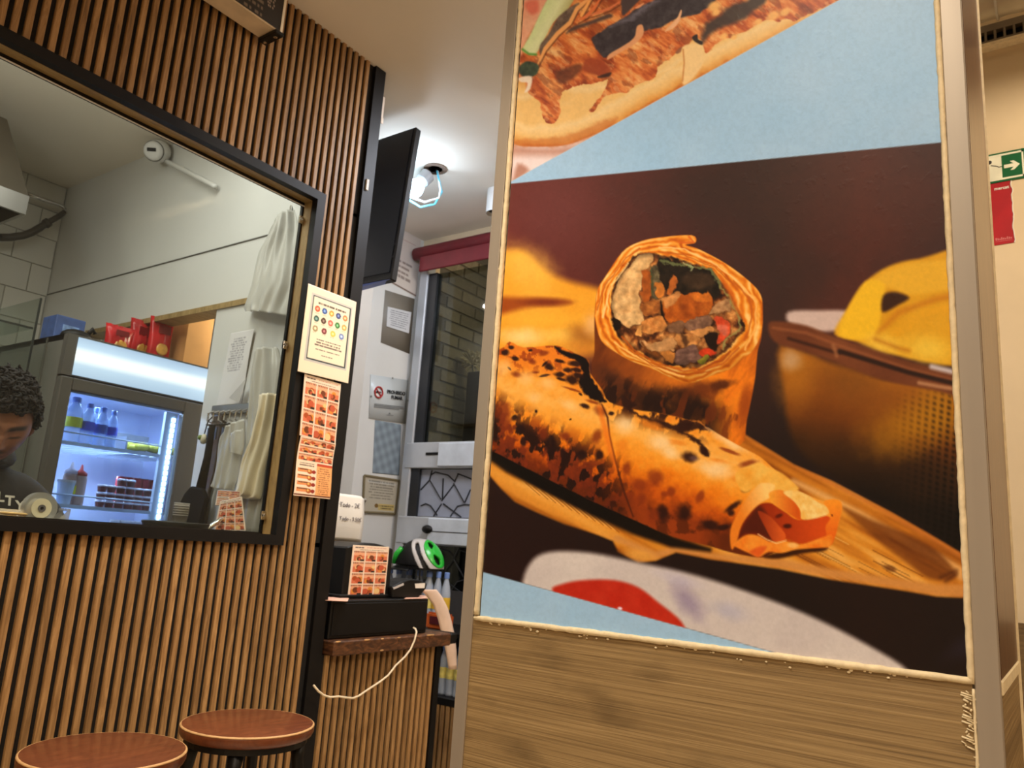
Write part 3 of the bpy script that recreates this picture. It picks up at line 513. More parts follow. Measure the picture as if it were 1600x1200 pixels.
    for a, b, rx, ry, ro in [(230, 135, 28, 18, .3), (175, 185, 36, 28, 0), (265, 240, 36, 20, .2), (215, 335, 22, 10, .8), (545, 290, 34, 12, -.8), (585, 315, 44, 30, .5), (545, 400, 50, 12, -.2), (690, 390, 50, 24, .1), (760, 350, 44, 24, .1), (690, 265, 46, 16, .2), (830, 285, 60, 26, .1), (800, 440, 70, 40, .3), (700, 435, 40, 14, .3), (850, 350, 46, 20, .2), (920, 685, 46, 22, .3), (1172, 757, 26, 18, 0), (860, 400, 50, 26, .3), (880, 575, 20, 12, .6), (265, 795, 34, 26, -.5), (600, 1040, 44, 100, .05), (715, 1130, 26, 60, 0), (320, 900, 36, 40, 0), (345, 1020, 28, 40, 0), (890, 1150, 46, 50, 0), (1055, 1150, 40, 50, 0), (85, 985, 26, 40, 0), (465, 735, 12, 14, 0), (785, 812, 12, 8, -.6), (410, 165, 18, 10, -.2)]:
        p.blob(760+a/6, 520+b/6, rx/6, ry/6, (38, 19, 16), ro, .45, .93, FW, .35, 6)
    for a, b, rx, ry, ro in [(145, 730, 76, 90, 0), (170, 850, 60, 60, 0), (530, 930, 46, 70, 0), (735, 975, 40, 36, 0), (1035, 970, 42, 60, .4), (280, 390, 44, 22, .2), (430, 270, 36, 22, .3), (530, 190, 46, 22, -.2), (365, 250, 22, 14, 0), (460, 370, 26, 10, 0), (1065, 730, 60, 40, .5), (1000, 650, 70, 14, .3), (800, 530, 90, 10, .3)]:
        p.blob(760+a/6, 520+b/6, rx/6, ry/6, (120, 48, 22), ro, .6, .8, FW, .35, 8)
    E4 = lambda pts: at_(940, 620, .2, pts)
    p.poly(E4([(150, -20), (260, 60), (230, 100), (330, 150), (480, 190), (560, 210), (640, 200), (800, 205), (870, 260), (820, 250), (700, 260), (640, 280), (760, 330), (800, 380), (840, 440), (830, 465), (780, 440), (760, 380), (660, 310), (560, 260), (430, 230), (340, 180), (200, 110)]), (44, 22, 16), 2.5, 3, .92, wob=(4, 8), clip=LO)
    p.line(E4([(640, 190), (760, 195), (840, 250)]), 2.5, (224, 130, 48), 1.5, .7, LO, wob=(3, 6))
    te = np.clip(1-(Y-(632+.235*(X-950)))/30, 0, 1)*np.clip((X-935)/20, 0, 1)*np.clip((1125-X)/30, 0, 1)*FW
    p.put(np.arange(len(X)), te*np.clip((p.fbm(13, 97, 1, .5, .35)-.44)/.09, 0, 1)*.92, (46, 22, 16))
    for a, b, rx, ry, ro, c in [(195, 565, 32, 50, .1, 1), (690, 470, 62, 38, .2, 0), (800, 430, 42, 26, .9, 0), (720, 480, 36, 20, .2, 2), (420, 630, 62, 60, -.4, 1), (300, 690, 60, 44, 0, 1), (215, 770, 26, 26, 0, 1), (310, 790, 40, 40, 0, 1), (540, 740, 32, 38, .2, 1), (490, 760, 26, 24, 0, 1), (770, 780, 28, 50, .5, 1), (475, 910, 42, 64, -.3, 0), (650, 900, 50, 60, 0, 0), (850, 1000, 70, 34, .1, 0), (950, 1020, 60, 22, -.2, 0), (1020, 860, 70, 22, -.6, 0), (1010, 905, 26, 24, 0, 0), (1130, 715, 34, 26, -.5, 0), (1000, 425, 76, 14, .35, 1), (1150, 520, 70, 26, -.2, 1), (580, 355, 72, 20, .15, 3), (160, 380, 44, 40, 0, 3), (390, 220, 90, 30, .3, 3), (960, 800, 40, 70, .1, 3), (920, 500, 70, 16, .2, 3), (1090, 630, 70, 30, 0, 3), (400, 930, 46, 50, 0, 1)]:
        p.blob(940+a*.2, 620+b*.2, rx*.2, ry*.2, [(44, 20, 15), (128, 52, 22), (112, 84, 84), (224, 128, 38)][c], ro, .55, [.93, .8, .6, .7][c], FW, .3, 8)
    for a, b, rx, ry, ro in [(460, 360, 84, 56, .3), (540, 440, 60, 40, .5), (880, 570, 120, 56, .2), (180, 220, 66, 60, .3), (1000, 350, 150, 34, .5), (880, 250, 60, 20, .4)]:
        p.blob(940+a*.2, 620+b*.2, rx*.2, ry*.2, (247, 212, 158), ro, .8, .75, FW, .3, 10)
    for a, b, rx, ry in [(160, 320, 60, 60), (370, 420, 60, 50), (570, 470, 70, 50), (780, 680, 70, 40), (440, 610, 60, 40)]:
        p.blob(760+a/6, 520+b/6, rx/6, ry/6, (246, 200, 134), .2, .9, .6, FW, .3, 8)
    p.line(E4([(0, 60), (45, 160), (60, 300), (100, 480), (170, 730), (245, 935)]), [2, 3, 2.5, 3, 3, 2], (70, 30, 16), 1.5, .85, LO)
    p.line(E4([(-20, 80), (30, 260), (70, 430), (110, 560)]), [6, 10, 9, 4], (226, 116, 36), 4, .7, FW)
    p.mul(np.stack([np.ones(len(X)), np.full(len(X), .955), np.full(len(X), .9)], 1), FW)
    # open end of the wrap
    G = lambda pts: at_(1120, 720, .15, pts)
    q = lambda pts, c, so=1.6, op=1., sm=4: p.poly(G(pts), c, so, sm, op, clip=LO)
    q([(480, 1000), (640, 955), (830, 920), (1130, 905), (1110, 940), (900, 965), (640, 1020)], (58, 26, 10), 3)
    q([(200, 120), (420, 20), (520, 60), (680, 130), (800, 230), (850, 300), (700, 330), (560, 320), (430, 260), (300, 330), (220, 260)], mix((226, 140, 42), (244, 190, 92), n2), 2.5)
    q([(215, 820), (260, 660), (330, 560), (440, 455), (560, 440), (640, 490), (720, 540), (850, 615), (1100, 570), (1190, 600), (1250, 680), (1210, 770), (1050, 815), (900, 865), (720, 810), (640, 850), (430, 770), (300, 770)], mix((142, 42, 14), (205, 74, 22), np.clip((X-1190)/90, 0, 1)))
    q([(225, 800), (270, 670), (350, 560), (440, 470), (520, 560), (560, 700), (560, 820), (430, 765), (300, 765)], (74, 26, 14), 5, .9)
    q([(425, 525), (540, 570), (640, 670), (712, 765), (700, 830), (620, 845), (560, 800), (500, 690)], mix((150, 52, 20), (216, 92, 34), np.clip((X-1190)/36, 0, 1)), 1.6)
    p.blob(1230, 822, 6, 3.5, (60, 18, 10), 0, .5, .9, LO); p.blob(1217, 806, 6, 3, (84, 24, 12), -.4, .5, .9, LO)
    q([(480, 230), (600, 250), (580, 330), (540, 390), (440, 450), (330, 560), (250, 690), (205, 850), (150, 920), (140, 720), (230, 520), (340, 350), (420, 260)], mix((226, 122, 36), (248, 190, 104), np.clip((X-1150-.3*(Y-780))/50, 0, 1)), 2)
    q([(540, 340), (640, 300), (720, 330), (810, 420), (862, 500), (876, 600), (850, 612), (740, 545), (640, 482), (580, 440)], mix((236, 150, 52), (206, 84, 24), np.clip((X-1205)/40, 0, 1)), 1.6)
    q([(690, 330), (800, 308), (930, 350), (1050, 430), (1130, 470), (1165, 550), (1000, 605), (885, 605), (870, 520), (800, 420)], mix((232, 160, 62), (250, 214, 140), p.fbm(8, 71)), 1.6)
    q([(1110, 430), (1200, 398), (1285, 420), (1305, 500), (1270, 640), (1235, 780), (1180, 880), (1130, 700), (1180, 600), (1160, 500)], mix((240, 140, 40), (222, 92, 24), np.clip((Y-785)/60, 0, 1)), 1.8)
    q([(170, 870), (300, 775), (430, 782), (560, 845), (700, 835), (860, 870), (1000, 835), (1195, 770), (1180, 885), (1050, 905), (830, 922), (680, 960), (540, 950), (440, 1002), (340, 965), (200, 900)], mix((226, 104, 24), (244, 164, 64), p.fbm(14, 72)), 1.8)
    q([(340, 950), (420, 900), (520, 895), (460, 980), (420, 1000)], (210, 78, 28), 3, .8)
    p.line(G([(430, 765), (520, 820), (620, 860), (720, 830)]), 2, (248, 190, 120), 1.2, .8, LO); p.blob(1238, 852, 8, 4, (248, 190, 110), 0, .5, .7, LO); p.blob(1300, 805, 1.6, 1.6, (120, 50, 20), 0, .4, .9, LO)
    # napkin with sauce at the bottom
    N = lambda pts: at_(680, 840, .5375, pts)
    p.poly(N([(250, 150), (275, 75), (330, 42), (450, 44), (600, 74), (760, 110), (950, 172), (1100, 232), (1250, 308), (1380, 392), (1400, 480), (900, 480), (250, 300)]), mix((196, 174, 158), (220, 198, 176), n1), 6, 4, clip=LO)
    p.blob(1075, 940, 14, 30, (150, 128, 140), -.7, .9, .8, LO); p.blob(1140, 955, 24, 12, (170, 160, 168), .3, .9, .5, LO); p.blob(1060, 905, 30, 9, (190, 172, 176), .3, .9, .5, LO)
    p.poly(N([(340, 155), (370, 135), (430, 124), (520, 124), (590, 145), (650, 190), (715, 245), (720, 290), (600, 290), (400, 220)]), mix((178, 38, 22), (196, 56, 34), n2), 4, 4, clip=LO)
    p.blob(968, 951, 3.5, 2.5, (240, 220, 220), 0, .6, .95, LO)
    p.blob(1520, 1005, 40, 14, (44, 36, 42), -.5, .9, .6, LO)
    lum = p.c.mean(1, keepdims=True); sat = 1+.07*LO[:, None]; p.c = lum+(p.c-lum)*sat
    k = LO[:, None]; q_ = np.clip(p.c, 0, 255)/255; p.c = p.c*(1-k)+255*k*np.clip(q_*1.03-.018, 0, 1)
    # paper tooth / print grain
    p.c *= (1+.05*(n3-.5)+.04*(p.fbm(3, 81, oct=2)-.5))[:, None]
    return np.clip(p.c, 0, 255)
# ------------------------------------------------------------------ materials
M_slat = wood('slat_oak', [(.25, (118, 87, 52)), (.45, (152, 114, 70)), (.6, (176, 136, 88)), (.8, (198, 160, 110))], 5, (14, 14, 1.1), .5, True, .22, .2)
M_felt = mat('black_felt', (16, 13, 12), .9, var=.3, vs=200)
M_black = mat('black_frame', (14, 12, 12), .5, var=.2, spec=.3)
M_rubber = mat('black_plastic', (14, 13, 13), .45, var=.2, bump=.1, bs=300, spec=.35)
M_ceil = mat('ceiling_paint', (238, 228, 212), .85, var=.03, vs=3, bump=.15, bs=30)
M_wall = mat('cream_plaster', (226, 204, 168), .85, var=.04, vs=6, bump=.5, bs=22)
M_white = mat('white_paint', (222, 220, 216), .6, var=.03, vs=5, bump=.1)
M_kwall = mat('kitchen_panel', (212, 210, 204), .32, var=.03, vs=3)
M_tile = mat('glazed_tile', (214, 210, 198), .22, var=.03, vs=4)
M_grout = mat('grout', (150, 146, 136), .9)
M_floor = mat('floor_tile', (206, 190, 166), .4, var=.15, vs=5)
M_alu = mat('brushed_aluminium', (168, 158, 146), .42, metal=.35, var=.06, vs=30, stretch=(1, 1, .05))
M_steel = mat('stainless', (150, 146, 140), .32, metal=.85, var=.08, vs=12, stretch=(1, 1, .2))
M_chrome = mat('chrome', (210, 208, 204), .15, metal=1., var=.02)
M_caulk = mat('sealant', (238, 220, 182), .6, var=.10, vs=90, bump=.4, bs=160)
M_jamb = wood('jamb_pine', [(.3, (128, 104, 64)), (.5, (154, 128, 82)), (.75, (176, 150, 102))], 4, (2, 10, 2), .5, False, 0, .1)
M_lam = wood('pillar_laminate', [(.26, (108, 88, 58)), (.40, (136, 111, 74)), (.50, (152, 126, 85)), (.60, (166, 139, 96)), (.78, (188, 160, 114))], 3.0, (1, 1.3, 150), .5, False, 0, .7, .0, (1, 6, 18), .45)
M_lam2 = wood('side_laminate', [(.3, (62, 36, 24)), (.45, (88, 54, 36)), (.6, (108, 70, 48)), (.8, (136, 96, 66))], 3.0, (34, 1, 1.4), .3, False, 0, .1, .12)
M_stool = wood('stool_seat', [(.25, (84, 42, 24)), (.45, (106, 54, 30)), (.62, (120, 64, 36)), (.8, (138, 80, 48))], 5, (2, 7, 2), .34, True, .08, .08, .25)
M_edge = mat('worn_edge', (206, 160, 106), .5, var=.2, vs=40)
M_paper = mat('white_paper', (236, 230, 220), .8, var=.03)
M_print = print_mat('printed_paper', .5)
M_gloss = print_mat('laminated_print', .3, 1.0, 0, .3)
M_ink = mat('black_ink', (30, 28, 30), .6)
M_glass = glass_mat('window_glass', (242, 246, 243), .014, .006)
M_bagw = mat('white_plastic_bag', (204, 201, 192), .32, var=.06, vs=9, alpha=.82)
M_red = mat('red_enamel', (118, 28, 38), .5)
# ------------------------------------------------------------------ room shell
YW = 1.80; XF = 2.85; ZC = 2.74
def structure(name, m, b, parent=None, bev=0): return tag(bx(name, m, b, parent, bev), kind='structure')
structure('floor', M_floor, (-2.3, 5.6, -2.3, 4.2, -.06, 0))
structure('ceiling', M_ceil, (-2.3, XF+.10, .60, 3.95, ZC, ZC+.10))
structure('ceiling', M_ceil, (-2.3, XF+.10, -2.3, .60, 3.45, 3.55))
structure('trim_1', M_ceil, (-2.3, XF, .58, .60, ZC, 3.45))
structure('wall_back', M_wall, (-2.36, -2.3, -2.3, 3.95, 0, 3.45))
structure('wall_right', M_wall, (-2.3, XF, -2.36, -2.3, 0, 3.45))
wf = MB(); wf.box(XF, XF+.10, -2.3, 1.30, 0, 3.5); wf.box(XF, XF+.10, 1.30, 2.64, 2.66, 3.5); wf.box(XF, XF+.10, 2.64, 3.95, 0, 3.5)
tag(wf.build('wall_front', M_wall), kind='structure')
structure('baseboard_front', wood('wainscot', [(.3, (92, 72, 44)), (.6, (122, 98, 62)), (.8, (140, 116, 76))], 4, (2, 2, 20), .5, False, 0, .2), (XF-.02, XF, -2.3, .9, 0, 1.085))
# column by the shop window, plain white
structure('wall_column', M_white, (2.53, XF, 2.68, 3.9, 0, ZC))
# slatted wall: black felt backing with an opening, every slat a piece of its own
sw = MB(); X0, X1 = -.55, 1.607; WX0, WX1, WZ0, WZ1 = -.42, 1.456, 1.167, 2.212
for b in [(X0, X1, YW+.009, 1.862, 0, WZ0+.012), (X0, X1, YW+.009, 1.862, WZ1-.012, ZC), (X0, WX0, YW+.009, 1.862, WZ0, WZ1), (WX1-.012, X1, YW+.009, 1.862, WZ0, WZ1)]: sw.box(*b)
wall = tag(sw.build('wall_left', M_felt), kind='structure')
def slat_mesh(z0, z1, yf=YW, w=.0142):
    q = MB(); h = w/2; q.prism([(-h, 0, 0), (h, 0, 0), (h, -.0078, 0), (h-.0013, -.0095, 0), (-h+.0013, -.0095, 0), (-h, -.0078, 0)], (0, 0, z1-z0))
    bm = q.bm; bmesh.ops.recalc_face_normals(bm, faces=bm.faces); me = bpy.data.meshes.new('slat'); bm.to_mesh(me); bm.free(); me.materials.append(M_slat); return me
def slats(parent, x0, x1, runs, yb, pitch=.0262, phase=1.0876):
    k0 = math.ceil((x0-phase)/pitch-.5); k = k0; ms = {}
    while phase+(k+.5)*pitch < x1-.009:
        x = phase+(k+.5)*pitch
        if x-.008 > x0:
            for z0, z1 in runs(x):
                me = ms.setdefault((z0, z1), None) or ms.__setitem__((z0, z1), slat_mesh(z0, z1)) or ms[(z0, z1)]
                o = bpy.data.objects.new('slat', me); C.objects.link(o); o.parent = parent; o.location = Vector((x, yb, z0))-wloc(parent)
        k += 1
slats(wall, X0, X1, lambda x: [(.0, WZ0), (WZ1, ZC)] if x < WX1 else [(0, ZC)], YW+.0095)
structure('trim_2', M_black, (1.603, 1.648, YW-.004, 1.868, 0, ZC-.001))
# wall between kitchen and counter passage
pk = MB(); pk.box(1.58, 1.648, 1.869, 2.46, 0, ZC); pk.box(1.58, 1.648, 2.46, 3.38, 1.985, ZC); pk.box(1.58, 1.648, 3.38, 3.9, 0, ZC)
kp = tag(pk.build('wall_kitchen_side', M_kwall), kind='structure')
bx('panel_joint', mat('joint_grey', (92, 88, 80), .8), (1.576, 1.581, 1.870, 3.82, 2.206, 2.2095), kp)
bx('opening_edge', M_jamb, (1.572, 1.650, 2.0, 3.38, 1.966, 1.986), kp)
# tiled kitchen back wall
kb = structure('wall_kitchen_back', M_grout, (-.9, 1.58, 3.828, 3.9, 0, ZC))
tm = MB().box(0, .172, -.006, 0, 0, .132); bmesh.ops.recalc_face_normals(tm.bm, faces=tm.bm.faces); tme = bpy.data.meshes.new('tile'); bmesh.ops.bevel(tm.bm, geom=[e for e in tm.bm.edges if all(v.co.y < -.001 for v in e.verts)], offset=.002, segments=1, affect='EDGES'); tm.bm.to_mesh(tme); tm.bm.free(); tme.materials.append(M_tile)
for r in range(20):
    for c in range(8):
        x = 1.578-.175*(c+1)+(.0875 if r % 2 else 0); z = ZC-.135*(r+1)
        if z < .05: continue
        o = bpy.data.objects.new('tile', tme); C.objects.link(o); o.parent = kb; o.location = Vector((x, 3.828, z))-wloc(kb)
        if x+.172 > 1.58: o.scale.x = (1.578-x)/.172
structure('wall_kitchen_left', M_kwall, (-.96, -.9, 1.864, 3.9, 0, ZC))
# window in the slat wall
wn = tag(bpy.data.objects.new('window_1', None), kind='structure'); C.objects.link(wn); wn.location = (.5, YW, 1.167); WL[wn.name] = Vector(wn.location)
fr = MB()
for b in [(WX0, WX1, YW-.012, YW+.012, WZ1-.027, WZ1), (WX0, WX1, YW-.012, YW+.012, WZ0, WZ0+.028), (WX0, WX0+.027, YW-.012, YW+.012, WZ0+.028, WZ1-.027), (WX1-.03, WX1, YW-.012, YW+.012, WZ0+.028, WZ1-.027)]: fr.box(*b)
fr.build('window_frame', M_black, wn)
jb = MB(); ji, jt, jz = WX1-.031, WZ1-.028, WZ0+.0275
jb.box(WX0+.02, ji, YW+.0125, 1.8615, jt, jt+.012); jb.box(ji, ji+.014, YW+.0125, 1.8615, jz, jt+.012); jb.box(WX0+.02, ji, YW+.0125, 1.8615, jz-.012, jz); jb.box(WX0+.016, WX0+.03, YW+.0125, 1.8615, jz, jt)
jb.build('jamb', M_jamb, wn)
gk = MB(); gk.box(WX0+.03, ji, 1.846, 1.856, jt-.010, jt); gk.box(ji-.006, ji, 1.846, 1.856, jz, jt-.010); gk.box(WX0+.03, ji, 1.846, 1.856, jz, jz+.004)
gk.build('gasket', M_black, wn)
bx('glazing_bead', M_white, (WX0+.03, ji, 1.843, 1.8462, jt-.013, jt-.0105), wn)
bx('pane', M_glass, (WX0+.03, ji-.006, 1.849, 1.853, jz+.004, jt-.010), wn)
for z in (2.125, 1.735, 1.245):
    q = MB().box(ji-.016, ji, 1.838, 1.846, z-.012, z+.012); q.tube([(ji-.012, 1.838, z), (ji-.012, 1.828, z)], .005); q.build('glass_clip', M_chrome, wn, .001)
# ------------------------------------------------------------------ poster pillar
PX = 1.0
pl = tag(bx('pillar', M_alu, (PX+.004, 1.286, .075, .783, 0, 3.44)), kind='structure')
bx('wood_panel', M_lam, (PX, PX+.006, .098, .764, 0, 1.0925), pl)
pr = MB(); pr.box(PX-.003, PX+.02, .763, .786, 0, 3.43); pr.box(PX+.02, 1.1, .7832, .786, 0, 3.43); pr.build('corner_profile', M_alu, pl, .0012)
pr = MB(); pr.box(PX-.003, PX+.02, .072, .0955, 0, 3.43); pr.build('corner_profile', M_alu, pl, .0012)
bx('side_panel', M_lam2, (PX+.006, 1.281, .0715, .078, 1.10, 3.43), pl)
bx('side_panel', M_lam, (PX+.006, 1.281, .0718, .078, 0, 1.084), pl, label='lower brown wood panel')
def bead(pts, r, seed, name='sealant_bead', blobs=60, spread=.003):
    rd = random.Random(seed); P = []; pts = [Vector(p) for p in pts]
    for a, b in zip(pts, pts[1:]):
        n = max(2, int((b-a).length/.008))
        for i in range(n): P.append(a.lerp(b, i/n)+Vector((0, rd.uniform(-1, 1), rd.uniform(-1, 1)))*.0003)
    P.append(pts[-1]); q = MB().tube(P, [r*rd.uniform(.88, 1.12) for _ in P], 6)
    for i in range(blobs):
        p = rd.choice(P); q.ball(p+Vector((-.0005, rd.gauss(0, spread), rd.gauss(0, spread)-.003)), rd.uniform(.0008, .0022), (.5, 1.4, .8), 5, 4)
    return q.build(name, M_caulk, pl, smooth=True)
bead([(PX-.001, .757, 3.40), (PX-.001, .757, 1.098)], .0048, 1, blobs=10)
bead([(PX-.001, .0985, 3.40), (PX-.001, .0985, 1.093)], .0037, 2, blobs=14)
bead([(PX-.001, .760, 1.093), (PX-.001, .098, 1.096)], .0042, 3, blobs=110, spread=.0032)
bead([(PX-.001, .765, 1.088), (PX-.001, .765, .2)], .0014, 4, blobs=14, spread=.001)
bead([(PX-.001, .097, 1.088), (PX-.001, .0965, .2)], .0016, 5, blobs=40, spread=.0015)
rd = random.Random(9); q = MB()
for i in range(26): q.tube([(PX-.001, .0985+rd.uniform(0, .012), 1.085-i*.0022), (PX-.002, .0985+rd.uniform(0, .008), 1.086-i*.0022-.003)], rd.uniform(.0006, .0014), 5)
q.build('sealant_smear', M_caulk, pl, smooth=True)
q = MB().box(PX+.0, 1.282, .0700, .0735, 1.084, 1.1); q.build('sealant_strip', M_caulk, pl, .002)
bx('sealant_edge', M_caulk, (1.280, 1.290, .069, .077, 0, 3.43), pl, .003)
# the poster: grid of ink colours on the wall panel
H = (-997.005258, 445.457711, 1903.941999, 770.318054, -1963.342426, 3683.071136, 1.042333, 0.372647, 1.0)  # camera projection of the poster plane: plane position to image pixels
def poster():
    nu, nv = 560, 930; y = np.linspace(.751, .1005, nu); z = np.linspace(2.40, 1.0965, nv); Yg, Zg = np.meshgrid(y, z); Y, Z = Yg.ravel(), Zg.ravel()
    d = H[6]*Y+H[7]*Z+H[8]; col = paint_print((H[0]*Y+H[1]*Z+H[2])/d, (H[3]*Y+H[4]*Z+H[5])/d)
    col = s2l(col)/np.array(GAIN)
    co = np.stack([np.zeros_like(Y), Y-.42, Z-1.0965], 1); i = np.arange((nv-1)*(nu-1)); a = i//(nu-1)*nu+i % (nu-1)
    F = np.stack([a, a+nu, a+nu+1, a+1], 1); me = bpy.data.meshes.new('food_poster'); me.from_pydata(co.tolist(), [], F.tolist()); me.materials.append(print_mat('poster_vinyl', .42, 1.0, .10))
    MATS['poster_vinyl'].node_tree.nodes['Principled BSDF'].inputs['Specular IOR Level'].default_value = .22
    ca = me.color_attributes.new('ink', 'FLOAT_COLOR', 'POINT'); ca.data.foreach_set('color', np.concatenate([col, np.ones((len(col), 1))], 1).astype(np.float32).ravel())
    o = bpy.data.objects.new('food_poster', me); C.objects.link(o); o.location = (PX+.0005, .42, 1.0965)
    tag(o, 'large glossy food poster of charred rolled wraps on blue, mounted on the pillar', 'poster')
GAIN = (.98, .80, .58)
poster()
# ------------------------------------------------------------------ bar stools
def stool(x, y, label, rot):
    t = thing('bar_stool', label, 'stool', (x, y, 0), 'round bar stools along the slatted wall'); R = .1445; H0 = .78
    q = MB().lathe([(.001, 0), (R-.010, 0), (R-.003, .004), (R, .010), (R+.0005, .018), (R, .0235), (R-.0022, .0258), (R-.0035, .0262), (.001, .0262)], (x, y, H0-.026), 48); st = q.build('seat', M_stool, t, smooth=True)
    q = MB(); q.lathe([(R-.0042, .0013), (R-.0022, .0014), (R+.0004, -.0006), (R+.0006, -.0022), (R-.0042, -.0022)], (x, y, H0-.0012), 48, cap=False); q.build('worn_rim', M_edge, st, smooth=True, label='light worn edge of the seat')
    MB().lathe([(.09, 0), (R-.012, 0), (R-.012, .012), (.09, .012)], (x, y, H0-.0385), 32).build('seat_ring', M_rubber, t)
    for k in range(4):
        a = rot+k*math.pi/2; c, s = math.cos(a), math.sin(a); q = MB()
        q.tube([(x+c*.112, y+s*.112, H0-.039), (x+c*.116, y+s*.116, H0-.075), (x+c*.124, y+s*.124, H0-.12), (x+c*.17, y+s*.17, .3), (x+c*.195, y+s*.195, 0)], [.017, .013, .0125, .0125, .012], 10); q.build('leg', M_rubber, t, smooth=True)
    q = MB(); q.tube([(x+.168*math.cos(rot+math.pi/4*k/2), y+.168*math.sin(rot+math.pi/4*k/2), .30) for k in range(17)], .008, 6); q.build('foot_ring', M_rubber, t, smooth=True)
    return t
s1 = stool(.878, 1.515, 'reddish-brown round bar stool at the lower left, nearer the camera, light rim with scratches', .35)
q = MB()
for P in [[(0, 0), (.004, .006)], [(.012, 0), (.012, .006), (.017, .006), (.017, 0)], [(.03, .0), (.033, .007), (.036, .001), (.041, .008)]]:
    q.tube([Vector((.878-.05, 1.515-.1375, .772))+Vector((a*.9, -a*.55*.0+(-.0), b-.008)) for a, b in P], .0007, 5)
q.build('scratch', M_edge, s1)
stool(1.222, 1.545, 'reddish-brown round bar stool beside the black wall corner trim, further along', .75)
# ------------------------------------------------------------------ sign box high on the slats
t = thing('sign_box', 'cream framed sign box with a black lettered face, high on the slatted wall', 'sign', (.8, 1.7895, 2.56))
bx('frame', mat('cream_enamel', (226, 206, 176), .4), (.30, 1.173, 1.716, 1.7895, 2.56, 2.738), t, .002)
def signface(u, v):
    rs = np.random.RandomState(3); k = (np.floor(v*9)).astype(int); f = (v*9) % 1; j = np.floor(u*150).astype(int); T = rs.rand(20, 160)
    on = (f > .3) & (f < .72) & (T[k % 20, j % 160] > .35) & (u < .93) & (u > .05); c = np.where(on[:, None], np.array([[120, 104, 88]]), np.array([[34, 29, 27]]))
    fl = ((u-.955)**2*30+(v-.52)**2) ; c[(np.abs(u-.955) < .012) & (np.abs(v-.6) < .12) & (np.sin(u*900)*np.sin(v*60) > .1)] = (190, 168, 150); return c
inked('sign_face', (.305, 1.7145, 2.735), (1.166, 1.7145, 2.735), (1.166, 1.7145, 2.5625), (.305, 1.7145, 2.5625), signface, 300, 60, M_print, t)
q = MB().box(1.166, 1.1735, 1.7125, 1.717, 2.556, 2.738); q.build('edge_strip', mat('pale_edge', (240, 228, 206), .4), t)
q = MB().box(1.150, 1.178, 1.709, 1.789, 2.548, 2.5598); cb = q.build('corner_bracket', M_rubber, t, .002)
for y in (1.728, 1.774): MB().lathe([(.006, 0), (.006, .002), (.003, .003)], (1.164, y, 2.548), 10, (0, 0, -1)).build('screw', M_chrome, cb)
# ------------------------------------------------------------------ papers taped on the slats
def rects(c, u, v, u0, u1, v0, v1, col): c[(u > u0) & (u < u1) & (v > v0) & (v < v1)] = col
def disc(c, u, v, cu, cv, r, asp, col): c[((u-cu)**2+((v-cv)*asp)**2) < r*r] = col
def scrib(c, u, v, u0, u1, v0, v1, n, col, seed, dens=.72):     # rows of tiny unreadable print
    rs = np.random.RandomState(seed); T = rs.rand(40, 220); W = rs.rand(40)*.14
    k = np.floor((v-v0)/(v1-v0)*n).astype(int); f = ((v-v0)/(v1-v0)*n) % 1; j = np.floor(u*140).astype(int) % 220; kk = np.clip(k, 0, 39)
    m = (v > v0) & (v < v1) & (u > u0+W[kk]*(u1-u0)) & (u < u1-W[kk]*(u1-u0)) & (f > .25) & (f < .75) & (T[kk, j] < dens); c[m] = c[m]*.25+np.array(col)*.75
def food(c, u, v, u0, u1, v0, v1, seed):
    rs = np.random.RandomState(seed); w, h = u1-u0, v1-v0; m = (u > u0) & (u < u1) & (v > v0) & (v < v1)
    if not m.any(): return
    a = (u[m]-u0)/w; b = (v[m]-v0)/h; k = np.zeros((m.sum(), 3)); k[:] = (246, 178, 138); k[b > .45] = (228, 122, 84)
    for i in range(5):
        x, y, r = rs.rand()*.6+.25, rs.rand()*.4+.45, .12+rs.rand()*.18; k[(a-x)**2+(b-y)**2 < r*r] = [(236, 150, 60), (184, 80, 36), (248, 206, 140), (120, 60, 34), (208, 92, 60)][i]
    k[(a > .62) & (b > .82)] = (44, 28, 26); k[(b < .16) & (np.sin(a*40) > -.2)] = (150, 84, 64); c[m] = k
def menu(u, v):
    c = np.zeros((len(u), 3)); c[:] = (252, 226, 202); scrib(c, u, v, .05, .32, .025, .065, 1, (40, 24, 22), 1, .95); scrib(c, u, v, .34, .96, .03, .05, 1, (190, 90, 60), 2); scrib(c, u, v, .08, .96, .075, .095, 1, (60, 40, 30), 4)
    for r in range(4):
        for q_ in range(3): food(c, u, v, .055+.315*q_, .335+.315*q_, .115+.222*r, .315+.222*r, r*3+q_)
    return c
def menu2(u, v):
    c = np.zeros((len(u), 3)); c[:] = (250, 226, 200)
    for r in range(3):
        for q_ in range(4): food(c, u, v, .04+.235*q_, .27+.235*q_, .02+.13*r, .125+.13*r, 40+r*4+q_)
    scrib(c, u, v, .08, .5, .42, .49, 2, (70, 44, 36), 8, .9); m = (u > .56) & (v > .42) & (v < .97); c[m] = (244, 176, 112); rects(c, u, v, .56, 1, .415, .455, (206, 74, 44)); scrib(c, u, v, .6, .95, .48, .95, 13, (140, 70, 40), 9, .6)
    for r in range(4): rects(c, u, v, .05, .34, .525+.11*r, .59+.11*r, (236, 150, 92)); scrib(c, u, v, .06, .36, .52+.11*r, .56+.11*r, 1, (50, 36, 34), r+20, .95); disc(c, u, v, .38, .57+.11*r, .07, 1.7, (190, 96, 40)); disc(c, u, v, .49, .57+.11*r, .055, 1.7, (150, 40, 34)); disc(c, u, v, .36, .56+.11*r, .03, 1.7, (246, 196, 110))
    rects(c, u, v, 0, 1, .96, .985, (120, 60, 40)); return c
